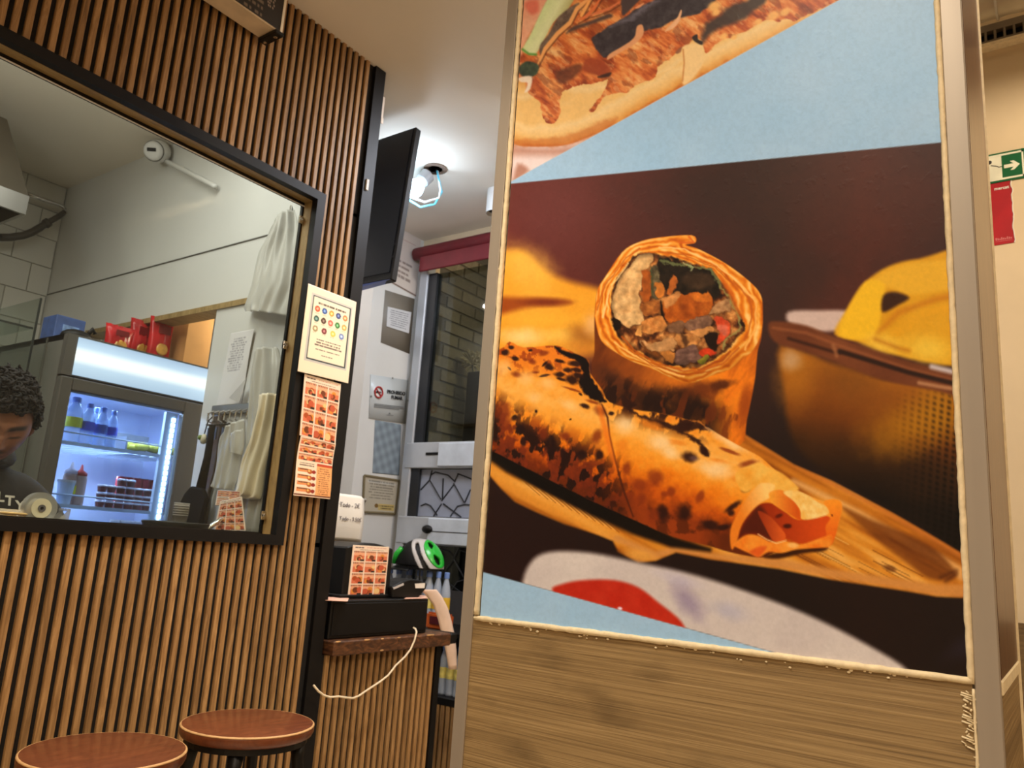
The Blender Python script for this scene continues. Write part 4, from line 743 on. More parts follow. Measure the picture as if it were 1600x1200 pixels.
def allergen(u, v):
    c = np.zeros((len(u), 3)); c[:] = (250, 232, 204); rects(c, u, v, .09, .93, .08, .86, (204, 200, 194)); rects(c, u, v, .125, .90, .105, .835, (44, 62, 70)); rects(c, u, v, .145, .88, .118, .822, (252, 236, 208))
    scrib(c, u, v, .18, .85, .155, .195, 1, (60, 50, 46), 5, .9)
    cols = [[(226, 92, 62), (60, 96, 160), (240, 160, 70), (58, 76, 130), (206, 134, 80)], [(52, 92, 86), (76, 54, 44), (232, 104, 88), (58, 130, 70), (222, 170, 90)], [(170, 150, 110), (122, 52, 56), (240, 204, 90), (120, 140, 196)]]
    for r, row in enumerate(cols):
        for k, cc in enumerate(row): cu = .23+.142*k+(.035*k if r == 2 else 0); cv = .245+.115*r; disc(c, u, v, cu, cv, .052, 1.42, cc); disc(c, u, v, cu, cv, .022, 1.42, tuple(min(255, q_+90) for q_ in cc)); scrib(c, u, v, cu-.05, cu+.05, cv+.042, cv+.054, 1, (150, 130, 110), r*7+k)
    scrib(c, u, v, .2, .85, .575, .665, 3, (80, 66, 60), 6, .8); scrib(c, u, v, .2, .85, .69, .715, 1, (90, 76, 66), 7, .8); scrib(c, u, v, .38, .65, .75, .775, 1, (90, 76, 66), 12, .8); return c
yp = 1.7785
def paper(name, label, pts, fn, nu, nv, ax, v, m=M_print, cat='paper', group=None, curl=None):
    o = inked(name, *[at(x, y, ax, v) for x, y in pts], fn, nu, nv, m, curl=curl); return tag(o, label, cat, group)
paper('allergen_notice', 'laminated notice with rows of coloured round icons, taped beside the kitchen window', [(482, 443), (557, 472), (544, 599), (465, 580)], allergen, 110, 170, 'Y', yp-.006, M_gloss, 'notice')
paper('menu_leaflet', 'menu leaflet with a grid of twelve food pictures, directly below the icon notice', [(476, 584), (533, 600), (524, 695), (468, 680)], menu, 110, 190, 'Y', yp, M_gloss, 'menu', None)
paper('menu_leaflet', 'lower menu leaflet with a text column and burger rows, lowest paper on the slats', [(470, 681), (525, 693), (514, 780), (457, 774)], menu2, 110, 160, 'Y', yp, M_gloss, 'menu', None, lambda U, V: .012*np.exp(-((V-.18)/.16)**2)*0+.004*np.sin(V*5))
q = tag(bx('adhesive_tab', M_white, (1.6125, 1.622, 1.790, 1.7955, 2.298, 2.335)), 'tiny white plastic tab stuck on the black corner trim', 'tab')
t = thing('cable_clip', 'small cream plastic clip at the top end of the slatted wall', 'clip', (1.66, 1.81, 2.56))
bx('body', mat('cream_plastic', (226, 214, 200), .45), (1.6485, 1.662, 1.80, 1.815, 2.56, 2.655), t, .002); bx('foot', MATS['cream_plastic'], (1.6485, 1.660, 1.795, 1.80, 2.553, 2.575), t, .001)
# ------------------------------------------------------------------ television
t = thing('television', 'thin black television hanging edge-on past the end of the slatted wall', 'television', (1.876, 2.36, 2.10))
R = Matrix.Rotation(math.radians(4.6), 4, 'Y'); T0 = Matrix.Translation((1.852, 0, 2.085))
def tv(b, name, m, bev=0):
    q = MB().box(*b); q.bm.transform(T0 @ R); return q.build(name, m, t, bev)
tvc = tv((0, .030, 1.88, 2.86, 0, .61), 'case', M_rubber, .004); tv((-.0025, -.0001, 1.892, 2.848, .028, .60), 'screen', mat('dark_screen', (16, 20, 32), .22, var=.02))
tv((.030, .062, 2.10, 2.64, .05, .33), 'rear_housing', M_rubber, .01)
q = MB(); q.prism([(1.850+.001, 1.885+.975*i/12, 2.086-.020*math.sin(math.pi*i/12)) for i in range(13)], (.028, 0, .0)); q.build('lower_bezel', mat('blue_plastic', (96, 116, 190), .3), t)
q = MB(); q.tube([(1.905, 2.37, 2.45), (1.93, 2.37, 2.6), (1.93, 2.37, ZC)], .018, 10); q.box(1.87, 1.99, 2.31, 2.43, ZC-.008, ZC-.0002); q.build('ceiling_bracket', M_rubber, t)
for z in (.085, .135): MB().lathe([(.006, 0), (.005, .002)], T0 @ R @ Vector((-.0002, 1.8915, z)), 10, (-1, 0, 0)).build('screw', M_black, tvc)
# ------------------------------------------------------------------ counter
t = thing('counter', 'service counter with slatted front past the wall corner, worn wooden top', 'counter', (1.92, 1.98, 0))
bx('body', M_felt, (1.66, 2.175, YW+.0095, 2.19, 0, .862), t)
slats(t, 1.66, 2.172, lambda x: [(0, .862)], YW+.0095)
bx('corner_trim', M_black, (2.160, 2.186, YW-.004, 2.19, 0, .862), t)
M_top = wood('worn_top', [(.28, (42, 26, 18)), (.45, (78, 48, 30)), (.6, (110, 70, 42)), (.82, (168, 112, 66))], 4, (5, 5, 14), .45, True, .3, .3)
for x0, x1, z1, y0 in [(1.664, 1.935, .9045, 1.766), (1.9355, 2.085, .9045, 1.767), (2.0855, 2.2, .9035, 1.768)]:
    bx('top_board', M_top, (x0, x1, y0, 2.2, .8625, z1), t, .004)
bx('top_end', M_black, (2.2005, 2.236, 1.77, 2.2, .867, .903), t, .005)
rd = random.Random(4)
for i in range(14):
    q = MB(); x = rd.choice([1.668, 1.93, 1.945, 2.08, 2.09, 1.8, 1.86, 2.02])+rd.uniform(-.012, .012); q.ball((x, 1.7665, rd.choice([.902, .868, .903])), .004, (rd.uniform(1, 4), .5, .6), 6, 5); q.build('chip', M_edge, t)
# cash drawer and what stands on it
t = thing('cash_drawer', 'wide black cash drawer box on the worn counter top', 'cash drawer', (1.88, 2.0, .9055))
bx('case', M_rubber, (1.668, 2.102, 1.80, 2.185, .9055, 1.0165), t, .003); bx('front', M_black, (1.676, 2.094, 1.7965, 1.7995, .915, 1.008), t, .002)
tag(MB().prism([at(x, y, 'Z', 1.0172) for x, y in [(506, 938), (543, 940), (545, 935), (510, 933)]], (0, 0, .0012)).build('paper_slip', mat('pink_paper', (232, 182, 160), .8)), 'pinkish paper slip lying at the left front of the cash drawer', 'paper')
tag(MB().prism([at(x, y, 'Z', 1.0172) for x, y in [(632, 936), (669, 935), (664, 931), (640, 929)]], (0, 0, .0012)).build('paper_slip', MATS['pink_paper']), 'pinkish paper slip at the right end of the cash drawer', 'paper')
t = thing('napkin_dispenser', 'black arched box with a menu on its front, standing on the cash drawer', 'dispenser', (1.85, 1.92, 1.0172))
def archbox(x0, x1, y0, y1, z0, z1, rise, bev):
    n = 10; P = [(x0, y0, z0), (x1, y0, z0)]+[(x1+(x0-x1)*i/n, y0, z1+rise*math.sin(math.pi*i/n)) for i in range(n+1)]; return MB().prism(P, (0, y1-y0, 0)).build('case', M_rubber, t, bev)
archbox(1.752, 1.962, 1.850, 2.005, 1.0172, 1.172, .016, .004)
bx('base', M_rubber, (1.742, 1.967, 1.846, 2.01, 1.0172, 1.0285), t, .003)
inked('menu_leaflet', (1.775, 1.8485, 1.179), (1.938, 1.8485, 1.179), (1.938, 1.8485, 1.018+.006), (1.775, 1.8485, 1.018+.006), menu, 110, 190, M_gloss, t)
# handwritten price paper
t = thing('price_paper', 'curling white paper with two handwritten prices standing behind the black box', 'paper', (1.89, 2.03, 1.19))
rows = []
for i in range(15):
    v = i/14; z = 1.345-.155*v; bend = -.012*math.sin(v*math.pi)-(.02*max(0, v-.75)*4)*0; rows.append([(1.805+(.185*j/8)-.006*math.sin(v*3)*(j/8 < 2), 2.03+bend+.012*max(0, (j/8-.75)*4)**2*(1-v*.6), z-.01*max(0, (j/8-.8)*5)**2*(1 if i == 0 else .3)) for j in range(9)])
MB().grid(rows).build('sheet', M_paper, t, smooth=True, solid=.0006)
M_pen = mat('pen_ink', (120, 112, 116), .7)
lettering('Todo - 2\u20ac', .022, (1.905, 2.0185, 1.308), (1, 0, 0), (-.05, 0, 1), M_pen, t, 'handwriting'); lettering('Todo - 3.50\u20ac', .019, (1.912, 2.0155, 1.262), (1, 0, 0), (-.05, 0, 1), M_pen, t, 'handwriting')
q = MB(); q.box(1.80, 1.99, 2.035, 2.06, 1.18, 1.205); q.tube([(1.99, 2.05, 1.192), (2.0, 2.05, 1.33)], .004, 8); q.ball((2.0, 2.05, 1.333), .008); q.tube([(1.9, 2.05, 1.0172), (1.9, 2.05, 1.185)], .012, 8); q.build('holder', M_steel, t)
# card terminal and till roll
t = thing('card_terminal', 'black card terminal lying on the cash drawer with white label', 'terminal', (2.03, 1.86, 1.0172)); ty = 1.83
T_ = lambda pts, d=0: [at(x, y, 'Y', ty-d) for x, y in pts]
q = MB(); P = T_([(613, 931), (655, 929), (666, 920), (668, 912), (655, 906), (641, 905), (628, 909), (613, 917)]); P[0].z = P[1].z = 1.0175; q.prism(P, (0, .075, 0)); q.build('body', M_rubber, t, .003)
q = MB(); q.prism(T_([(648, 912), (664, 911), (663, 919), (649, 919)], .0006), (0, -.001, 0)); q.build('label', M_paper, t); q = MB(); q.prism(T_([(614, 918), (630, 911), (631, 914), (615, 921)], .0006), (0, -.001, 0)); q.build('display', mat('grey_display', (206, 200, 198), .3), t)
o = sheet([(655, 921, 681, 921), (664, 929, 690, 932), (676, 945, 699, 950), (684, 968, 705, 970), (690, 992, 710, 992), (696, 1018, 713, 1016), (701, 1046, 714, 1045)], 'Y', 1.875, 6, .0015, 1, 3, .006, (0, -1, 0)).build('till_receipt', mat('till_paper', (238, 208, 186), .75), smooth=True, solid=.0005); tag(o, 'long curled till receipt hanging over the counter end', 'receipt')
q = MB()
P = [(905, 5), (922, 12), (931, 40), (915, 110), (880, 190), (830, 255), (755, 325), (690, 410), (620, 465), (520, 530), (440, 585), (390, 605), (330, 600), (265, 590), (195, 597), (140, 580), (95, 545), (55, 495)]
o = MB().tube([at(480+.1834*a, 980+.1834*b, 'Y', 1.757+(.0 if i > 1 else .02)) for i, (a, b) in enumerate(P)], .0030, 8).build('charging_cable', mat('white_cable', (240, 222, 190), .5), smooth=True); tag(o, 'white cable hanging in a loop in front of the counter slats', 'cable')
# ------------------------------------------------------------------ bottles, shelves, helmet
M_water = mat('clear_bottle', (196, 208, 226), .12, var=.05, alpha=.66, spec=.7); M_cap = mat('blue_cap', (120, 150, 214), .4); M_lab = mat('bottle_label', (230, 214, 120), .5, var=.3, vs=40); M_labb = mat('bottle_label_blue', (96, 126, 206), .5, var=.3, vs=40)
BM = {}
def bottle(name, label, group, x, y, z, r=.028, h=.205, cap=None, lab=None, water=None, seg=16, fine=True):
    t = thing(name, label, 'bottle', (x, y, z), group); c = (x, y, z)
    prof = [(r*.9, 0), (r, .006)]+[(r*(1-.05*(k % 2)), .012+h*.5*k/8) for k in range(9)]+[(r*.98, h*.62), (r*.8, h*.74), (r*.5, h*.85), (r*.42, h*.88), (r*.42, h*.93)]
    MB().lathe(prof, c, seg).build('body', water or M_water, t, smooth=True); MB().lathe([(r*.5, h*.90), (r*.52, h), (r*.4, h+.002)], c, 12).build('cap', cap or M_cap, t); MB().lathe([(r*1.02, h*.34), (r*1.02, h*.56)], c, seg, cap=False).build('label', lab or M_lab, t); return t
t = thing('drinks_shelf', 'black two-tier shelf of bottled drinks with a slatted base, beyond the counter', 'shelf', (2.62, 2.2, 0))
SX = 2.50
bx('upper_shelf', M_black, (SX, 2.82, 1.75, 2.66, .848, .862), t); bx('lower_shelf', M_black, (SX, 2.82, 1.75, 2.66, .595, .622), t, .002); bx('back_panel', mat('dark_panel', (60, 58, 58), .7), (2.805, 2.82, 1.75, 2.66, .63, 1.0), t); bx('base', M_felt, (SX+.010, 2.82, 1.75, 2.66, 0, .594), t); bx('end_panel', M_black, (SX, 2.82, 2.645, 2.66, .623, .847), t); bx('end_panel', M_black, (SX, 2.82, 1.75, 1.765, .623, .847), t)
sm = None
for k in range(34):
    y = 1.765+.0262*k
    if y > 2.65: break
    if sm is None:
        qq = MB().box(-.0095, 0, -.008, .008, 0, .594); bmesh.ops.recalc_face_normals(qq.bm, faces=qq.bm.faces); sm = bpy.data.meshes.new('slat'); qq.bm.to_mesh(sm); qq.bm.free(); sm.materials.append(M_slat)
    o = bpy.data.objects.new('slat', sm); C.objects.link(o); o.parent = t; o.location = Vector((SX+.0098, y, 0))-wloc(t)
names = ['leftmost', 'second from left', 'third from left', 'fourth from left', 'fifth from left']
for i, x in enumerate([610, 624, 640, 657, 672]):
    p = at(x, 890, 'X', 2.575); bottle('water_bottle', 'blue-capped water bottle under the cycle helmet, %s in its row' % names[i], 'bottles on the upper drinks shelf', p.x, p.y, .8625, .0245, .222)
for i, x in enumerate([686, 699]):
    p = at(x, 895, 'X', 2.585); bottle('water_bottle', 'clear bottle with yellow label right of the helmet, %s of that pair' % ('left one', 'right one')[i], 'yellow-label bottles right of the helmet', p.x, p.y, .8625, .0205, .222, lab=mat('yellow_label', (236, 190, 60), .5))
for i, (x, d) in enumerate([(696, 0), (708, .0), (720, 0)]):
    p = at(x, 1015, 'X', 2.555); bottle('water_bottle', 'water bottle on the lower drinks shelf, %s beside the pillar edge' % ('outermost left', 'middle one', 'half hidden')[i], 'bottles on the lower drinks shelf', p.x, p.y, .6225, .0205, .185)
p = at(690, 975, 'X', 2.53); t = thing('snack_packet', 'orange and brown snack packet on the drinks shelf below the bottles', 'packet', (2.53, p.y, .8625)); MB().box(2.515, 2.535, p.y-.06, p.y+.075, .8625, .93).build('pouch', mat('orange_foil', (196, 92, 36), .35, var=.4, vs=18), t, .008, seg=2); MB().box(2.512, 2.5148, p.y-.01, p.y+.05, .885, .915).build('label', mat('maroon_print', (84, 24, 30), .4), t)
# cycle helmet resting on the bottle caps
hc = at(654, 884, 'X', 2.575); hc.z = 1.092; t = thing('cycle_helmet', 'green, white and black cycle helmet resting on the bottles', 'helmet', tuple(hc))
rdir = (at(700, 884, 'X', 2.575)-hc); rdir.z = 0; rdir.normalize(); fdir = Vector((-rdir.y, rdir.x, 0)); fdir = fdir if fdir.x < 0 else -fdir
def hp(az, el, k=1.):   # az: 0 = to the viewer's right, pi/2 towards viewer
    a, b, c = .118, .092, .125; return hc+(rdir*(a*math.cos(el)*math.cos(az))+fdir*(b*math.cos(el)*math.sin(az))+Vector((0, 0, c*math.sin(el))))*k
def shell(name, m, lo, hi, k, z0=.03, z1=.999, label=None, th=.009, holes=()):
    q = MB(); n, e = 150, 54; V = {}
    def gv(i, j):
        key = (i % n, j)
        if key not in V: V[key] = q.bm.verts.new(hp(2*math.pi*(i % n)/n, math.asin(z0+(z1-z0)*j/e), k))
        return V[key]
    for i in range(n):
        for j in range(e):
            az = 2*math.pi*(i+.5)/n; el = math.asin(z0+(z1-z0)*(j+.5)/e); r = math.cos(el)*math.cos(az); s_ = math.sin(el); f_ = math.cos(el)*math.sin(az)
            v_ = r*.80+s_*.6
            if lo(f_, s_, r) <= v_ < hi(f_, s_, r) and not any(((v_-a)/w_)**2+((f_-b)/h_)**2 < 1 for a, b, w_, h_ in holes): q.bm.faces.new([gv(i, j), gv(i+1, j), gv(i+1, j+1), gv(i, j+1)])
    return q.build(name, m, t, smooth=True, solid=th, label=label)
shell('liner', M_rubber, lambda f, s, r: -9, lambda f, s, r: 9, .90, .0, .999, None, .01)
shell('white_shell', mat('helmet_white', (206, 200, 196), .3), lambda f, s, r: .44+.10*abs(f-.2), lambda f, s, r: .84, 1.0, .04, .999, 'off-white helmet band', .012, [(.66, .62, .08, .20), (.64, -.3, .08, .22)])
shell('green_shell', mat('helmet_green', (46, 190, 62), .25), lambda f, s, r: .84, lambda f, s, r: 9, 1.03, .04, .999, 'bright green helmet band', .012, [(.93, .1, .05, .2)])
shell('black_shell', M_black, lambda f, s, r: -.55, lambda f, s, r: .44+.10*abs(f-.2), .985, .12, .999, None, .008, [(.05, .5, .1, .3), (-.25, -.2, .1, .3)])
q = MB().tube([hp(2.25, .12, 1.03), hp(2.2, .42, 1.05), hp(2.05, .68, 1.04)], [.010, .012, .010], 8); q.build('green_pad', MATS['helmet_green'], t, smooth=True, label='bright green front pad')
q = MB(); n = 22; q.grid([[hp(a, .02, k)+Vector((0, 0, dz)) for k, dz in ((.93, .004), (1.12, -.006), (1.22, -.008))] for a in np.linspace(1.3, 4.2, n)]); q.build('visor', M_rubber, t, smooth=True, solid=.004)
q = MB().tube([hp(.9, .02, 1.0), hp(.9, 0, 1.05)+Vector((0, 0, -.03)), hp(.8, 0, 1.08)+Vector((0, 0, -.10)), hp(.85, 0, 1.1)+Vector((0, 0, -.15))], .004, 6); q.build('strap', M_black, t)
# ------------------------------------------------------------------ shop front: door leaf with rails, blind, glazing
dr = tag(bpy.data.objects.new('door_1', None), kind='structure'); C.objects.link(dr); dr.location = (2.83, 2.2, 0); WL[dr.name] = Vector(dr.location)
M_upvc = mat('pale_aluminium', (196, 200, 206), .3, metal=.25, var=.03); M_dark = mat('anthracite_profile', (44, 46, 50), .35, metal=.3); M_pane = glass_mat('door_glass', (206, 212, 210), .07)
DX = 2.80; y0, y1 = 1.32, 2.632
bx('jamb', M_upvc, (DX, 2.86, 2.585, 2.639, .02, 2.655), dr, .004); bx('jamb', M_upvc, (DX, 2.86, 1.301, 1.34, .02, 2.655), dr, .004); bx('jamb_seal', M_dark, (DX+.01, 2.85, 2.53, 2.5848, .9, 2.53), dr)
bx('head', M_upvc, (DX, 2.86, 1.34, 2.585, 2.60, 2.655), dr)
bx('middle_rail', M_upvc, (DX-.004, 2.85, 1.34, 2.62, 1.545, 1.668), dr, .004); bx('sash_rail', mat('cool_white_profile', (206, 214, 224), .3), (DX-.022, DX-.0045, 1.34, 2.40, 1.55, 1.66), dr, .004)
bx('lower_rail', M_upvc, (DX-.004, 2.85, 1.34, 2.63, 1.192, 1.318), dr, .004); bx('sash_rail', MATS['cool_white_profile'], (DX-.022, DX-.0045, 1.34, 2.425, 1.196, 1.314), dr, .004); bx('rail_groove', M_dark, (DX-.0235, DX-.0221, 1.34, 2.425, 1.252, 1.255), dr)
p0 = at(664, 709, 'X', DX-.01); p1 = at(689, 710, 'X', DX-.01); bx('pull_slot', M_black, (DX-.0075, DX-.0042, p1.y, p0.y, p0.z-.007, p0.z+.007), dr, .003)
p0 = at(668, 827, 'X', DX-.02); MB().ball(p0, .026, (.7, 1.25, .75), 14, 10).build('door_lock', M_rubber, dr, smooth=True)
bx('pane', M_pane, (2.825, 2.829, 1.34, 2.53, 1.669, 2.53), dr); bx('pane', M_pane, (2.825, 2.829, 1.34, 2.585, 1.319, 1.544), dr); bx('pane', M_pane, (2.825, 2.829, 1.34, 2.585, .15, 1.191), dr); bx('kick_plate', M_upvc, (DX, 2.85, 1.34, 2.585, .02, .149), dr)
# pale film cells and dark leading on the two lower panes
bx('frosted_film', mat('frosted_film', (150, 156, 172), .5, var=.06), (2.8235, 2.8245, 1.345, 2.545, 1.322, 1.541), dr)
web = [[(125, 360), (195, 480)], [(210, 350), (205, 480)], [(275, 390), (200, 490)], [(275, 380), (340, 500)], [(300, 320), (392, 356)], [(280, 372), (306, 318)], [(200, 508), (150, 585)], [(210, 508), (322, 592)], [(255, 588), (300, 524), (345, 512), (390, 516)], [(70, 520), (100, 508), (130, 520), (172, 580)], [(130, 330), (160, 310), (240, 330), (285, 372)], [(380, 420), (345, 500)], [(140, 300), (125, 360), (70, 420)]]
def leading(web, dy, zlim, name):
    for k in range(4):
        q = MB()
        for L_ in web:
            P = [at(640+.25*a, 660+.25*b+dy, 'X', 2.822)+Vector((0, -.30*k, 0)) for a, b in L_]; P = [p for p in P if 1.345 < p.y < 2.56]
            P = [Vector((p.x, p.y, min(max(p.z, zlim[0]), zlim[1]))) for p in P]
            if len(P) > 1: q.tube(P, .0034, 5)
        if len(q.bm.verts): q.build(name, M_dark, dr)
leading(web, 0, (1.322, 1.541), 'leading'); leading(web, 118, (.80, 1.188), 'leading')
t = thing('red_blind', 'dark red blind cassette with a lowered lip above the shop window', 'blind', (2.79, 1.9, 2.53))
q = MB(); q.tube([(2.775, 1.30, 2.635), (2.775, 2.655, 2.635)], .032, 14); q.build('roll', M_red, t, smooth=True); bx('valance', M_red, (2.757, 2.772, 1.31, 2.612, 2.53, 2.61), t, .004); bx('cassette', M_red, (2.772, 2.799, 1.31, 2.612, 2.545, 2.655), t, .004)
# outside: brick side wall, street end, a dry flower head on a dark post
eb = tag(bx('wall_outside', mat('mortar', (120, 112, 100), .9), (2.96, 5.5, 2.70, 2.80, 0, 3.6)), kind='structure')
M_brick = wood('pale_brick', [(.3, (150, 136, 112)), (.6, (176, 160, 132)), (.8, (188, 172, 146))], 6, (3, 3, 3), .9, True, .2, .3)
qq = MB().box(0, .236, -.012, 0, 0, .056); bmesh.ops.recalc_face_normals(qq.bm, faces=qq.bm.faces); bme = bpy.data.meshes.new('brick'); qq.bm.to_mesh(bme); qq.bm.free(); bme.materials.append(M_brick)
for r in range(22):
    for c in range(8):
        o = bpy.data.objects.new('brick', bme); C.objects.link(o); o.parent = eb; o.location = Vector((2.965+.248*c+(.124 if r % 2 else 0), 2.70, 1.30+.068*r))-wloc(eb)
structure('wall_street', mat('dark_street', (58, 44, 34), .8, var=.4, vs=1.5), (5.5, 5.6, -2.3, 2.8, 0, 3.6))
t = thing('shop_post', 'dark post with a pale dry flower head outside the window', 'post', (3.3, 2.45, 0))
fp = at(738, 566, 'X', 3.2); MB().box(3.17, 3.24, fp.y-.085, fp.y+.005, 0, fp.z-.06).build('post', M_black, t, .004)
q = MB(); rd = random.Random(8)
for i in range(70):
    d = Vector((rd.gauss(0, .3), rd.gauss(0, .8), rd.gauss(.35, .6))).normalized(); q.tube([fp+Vector((0, 0, -.02)), fp+d*.03, fp+d*rd.uniform(.05, .075)], [.002, .004, .006], 5)
q.build('flower_head', mat('dry_flower', (206, 186, 140), .8, var=.3), t)
q = MB().tube([(3.2, fp.y-.02, fp.z-.07), fp+Vector((0, 0, -.01))], .006, 6); q.build('stem', M_black, t)
# ------------------------------------------------------------------ notices on the white column
cy = 2.6785
def plain(bgc): return lambda u, v: np.tile(np.array([bgc], float), (len(u), 1))
t = thing('grey_notice', 'grey board with a small white typed sheet, upper one on the white column', 'notice', tuple(at(620, 500, 'Y', cy)))
bo = inked('board', *[at(x, y, 'Y', cy) for x, y in [(602, 453), (648, 467), (640, 553), (595, 535)]], plain((132, 124, 112)), 3, 3, M_print, t, solid=.004)
def typed(u, v):
    c = np.zeros((len(u), 3)); c[:] = (214, 214, 216); scrib(c, u, v, .06, .95, .08, .9, 8, (110, 110, 120), 31, .8); return c
inked('sheet', *[at(x, y, 'Y', cy-.0045) for x, y in [(606, 479), (643, 488), (639, 521), (604, 510)]], typed, 90, 50, M_print, bo)
t = thing('no_smoking_sign', 'clear plate reading PROHIBIDO FUMAR with a red ring symbol on the column', 'sign', tuple(at(607, 620, 'Y', cy)))
cn = [at(x, y, 'Y', cy-.004) for x, y in [(579.5, 585), (638, 594), (634, 662), (577, 653)]]
inked('plate', *cn, plain((206, 210, 210)), 3, 3, M_gloss, t, solid=.004)
xd = (cn[1]-cn[0]).normalized(); yd = (cn[0]-cn[3]).normalized(); W = (cn[1]-cn[0]).length; Hh = (cn[0]-cn[3]).length
def on(u, v, d=-.005): return cn[0]+xd*(u*W)-yd*(v*Hh)+Vector((0, d, 0))
lettering('PROHIBIDO', .024, on(.66, .35), xd, yd, M_ink, t, bold=.0008); lettering('FUMAR', .024, on(.68, .47), xd, yd, M_ink, t, bold=.0008)
q = MB(); q.tube([on(.20, .39)+xd*.026*math.cos(a)+yd*.026*math.sin(a) for a in np.linspace(0, 2*math.pi, 25)], .004, 6); q.tube([on(.20, .39)+xd*.018+yd*-.018, on(.20, .39)-xd*.018+yd*.018], .003, 5); q.build('red_ring', mat('sign_red', (190, 50, 46), .5), t)
q = MB(); q.prism([on(.11+.18*a, .39+.035*b, -.004) for a, b in [(.1, -.5), (.8, -.5), (.8, .5), (.1, .5)]], (0, -.0015, 0)); q.build('cigarette_symbol', M_ink, t)
q = MB()
for k, (a, b) in enumerate([(.1, .9), (.1, .9), (.1, .75)]): q.prism([on(a, .66+.035*k, -.0042), on(b, .66+.035*k, -.0042), on(b, .675+.035*k, -.0042), on(a, .675+.035*k, -.0042)], (0, -.0006, 0))
q.prism([on(.50, .83, -.0042), on(.53, .87, -.0042), on(.47, .87, -.0042)], (0, -.0006, 0)); q.prism([on(.42, .89, -.0042), on(.60, .89, -.0042), on(.60, .90, -.0042), on(.42, .90, -.0042)], (0, -.0006, 0)); q.build('small_print', mat('grey_ink', (120, 122, 124), .6), t)
for u, v in [(.01, .5), (.99, .5), (.55, .01)]: MB().ball(on(u, v), .005, (1, .5, 1), 8, 6).build('fixing', M_steel, t)
def blotch(u, v):
    n = np.sin(u*17+v*9)*np.sin(v*23-u*7); return np.array([[132, 144, 154]])*(1+.12*n[:, None])
o = inked('faded_sheet', *[at(x, y, 'Y', cy) for x, y in [(586, 656), (627, 663), (623.6, 743), (582, 739)]], blotch, 30, 40, M_print, solid=.001); tag(o, 'faded blue-grey sheet below the no-smoking plate', 'paper')
t = thing('certificate', 'framed certificate with grey rows of print, lowest on the white column', 'certificate', tuple(at(595, 770, 'Y', cy)))
def cert(u, v):
    c = np.zeros((len(u), 3)); c[:] = (190, 180, 160); rects(c, u, v, .1, .92, .1, .16, (204, 200, 190)); scrib(c, u, v, .12, .9, .08, .62, 7, (120, 114, 104), 33, .85); rects(c, u, v, .45, .95, .74, .92, (200, 176, 110)); scrib(c, u, v, .47, .93, .76, .9, 2, (70, 60, 40), 34, .9); disc(c, u, v, .4, .8, .06, 1, (120, 90, 40)); return c
cc = [at(x, y, 'Y', cy-.004) for x, y in [(569.5, 743), (623.5, 751), (617, 803), (566.5, 800)]]
inked('sheet', *cc, cert, 90, 90, M_print, t, solid=.002)
q = MB()
for i in range(4): q.tube([cc[i], cc[(i+1) % 4]], .006, 6)
q.build('frame', mat('olive_frame', (122, 108, 78), .5), t)
def upper(u, v):
    c = np.zeros((len(u), 3)); c[:] = (216, 204, 194); scrib(c, u, v, .12, .8, .50, .85, 4, (130, 112, 104), 35, .9); rects(c, u, v, .2, .85, .14, .16, (190, 160, 150)); disc(c, u, v, .84, .36, .06, 1.2, (176, 70, 66)); rects(c, u, v, 0, 1, .965, 1, (120, 96, 84)); return c
o = inked('wall_poster', *[at(x, y, 'Y', cy) for x, y in [(609, 350), (658, 374), (650, 464), (600, 436)]], upper, 80, 80, M_print, solid=.002); tag(o, 'white poster with rows of print and a red emblem, topmost on the column', 'poster')
# ------------------------------------------------------------------ bare LED lamp and ceiling spot
bp = at(648, 294, 'Z', 2.635)
t = thing('ceiling_lamp', 'glowing bare bulb dangling by its wires from a hole in the ceiling', 'lamp', (bp.x, bp.y, ZC))
M_bulb = mat('lit_bulb', (214, 238, 255), .4, emit=16, ecol=(190, 226, 255))
ax = Vector((-.5, .25, -.8)).normalized()
MB().lathe([(.002, .075), (.02, .07), (.036, .05), (.038, .03), (.03, .005), (.018, -.015)], bp-ax*.03, 18, ax).build('bulb', M_bulb, t, smooth=True)
MB().lathe([(.018, -.012), (.03, -.02), (.032, -.06), (.012, -.07)], bp-ax*.03, 16, ax).build('socket', mat('grey_socket', (150, 150, 152), .4), t)
hol = Vector((bp.x+.06, bp.y-.05, ZC)); MB().lathe([(.05, 0), (.048, .004), (.03, .004), (.03, 0)], hol+Vector((0, 0, -.0045)), 18, (0, 0, 1)).build('ceiling_hole_ring', mat('brown_stain', (120, 100, 84), .8), t)
q = MB(); q.tube([bp-ax*.10, bp-ax*.12+Vector((.03, -.02, .01)), hol+Vector((0, 0, -.006))], .004, 6); q.tube([bp-ax*.10, bp-ax*.11+Vector((-.02, .02, .02)), hol+Vector((-.015, .01, -.006))], .004, 6); q.build('wire', M_rubber, t)
q = MB(); c0 = bp+Vector((.03, -.035, -.055)); q.tube([bp+Vector((0, .03, -.045)), c0+Vector((.0, .02, -.02)), c0+Vector((.03, -.03, -.005)), c0+Vector((.045, -.05, .05)), hol+Vector((.01, 0, -.006))], .004, 6); q.build('blue_wire', mat('cyan_wire', (90, 190, 220), .4), t); q = MB(); q.tube([bp+Vector((0, .02, -.035)), c0+Vector((.0, .0, -.002)), c0+Vector((.035, -.045, .022)), c0+Vector((.04, -.045, .06)), hol+Vector((.015, 0, -.006))], .004, 6); q.build('white_wire', M_white, t)
lamp('bare_bulb_light', 'POINT', tuple(bp+ax*.06+Vector((-.03, -.03, -.05))), 5, (.66, .80, 1.0), .06)
lamp('shop_front_fill', 'AREA', (2.15, 1.3, 2.71), 20, (.86, .90, 1.0), .5, (2.45, 1.9, 0))
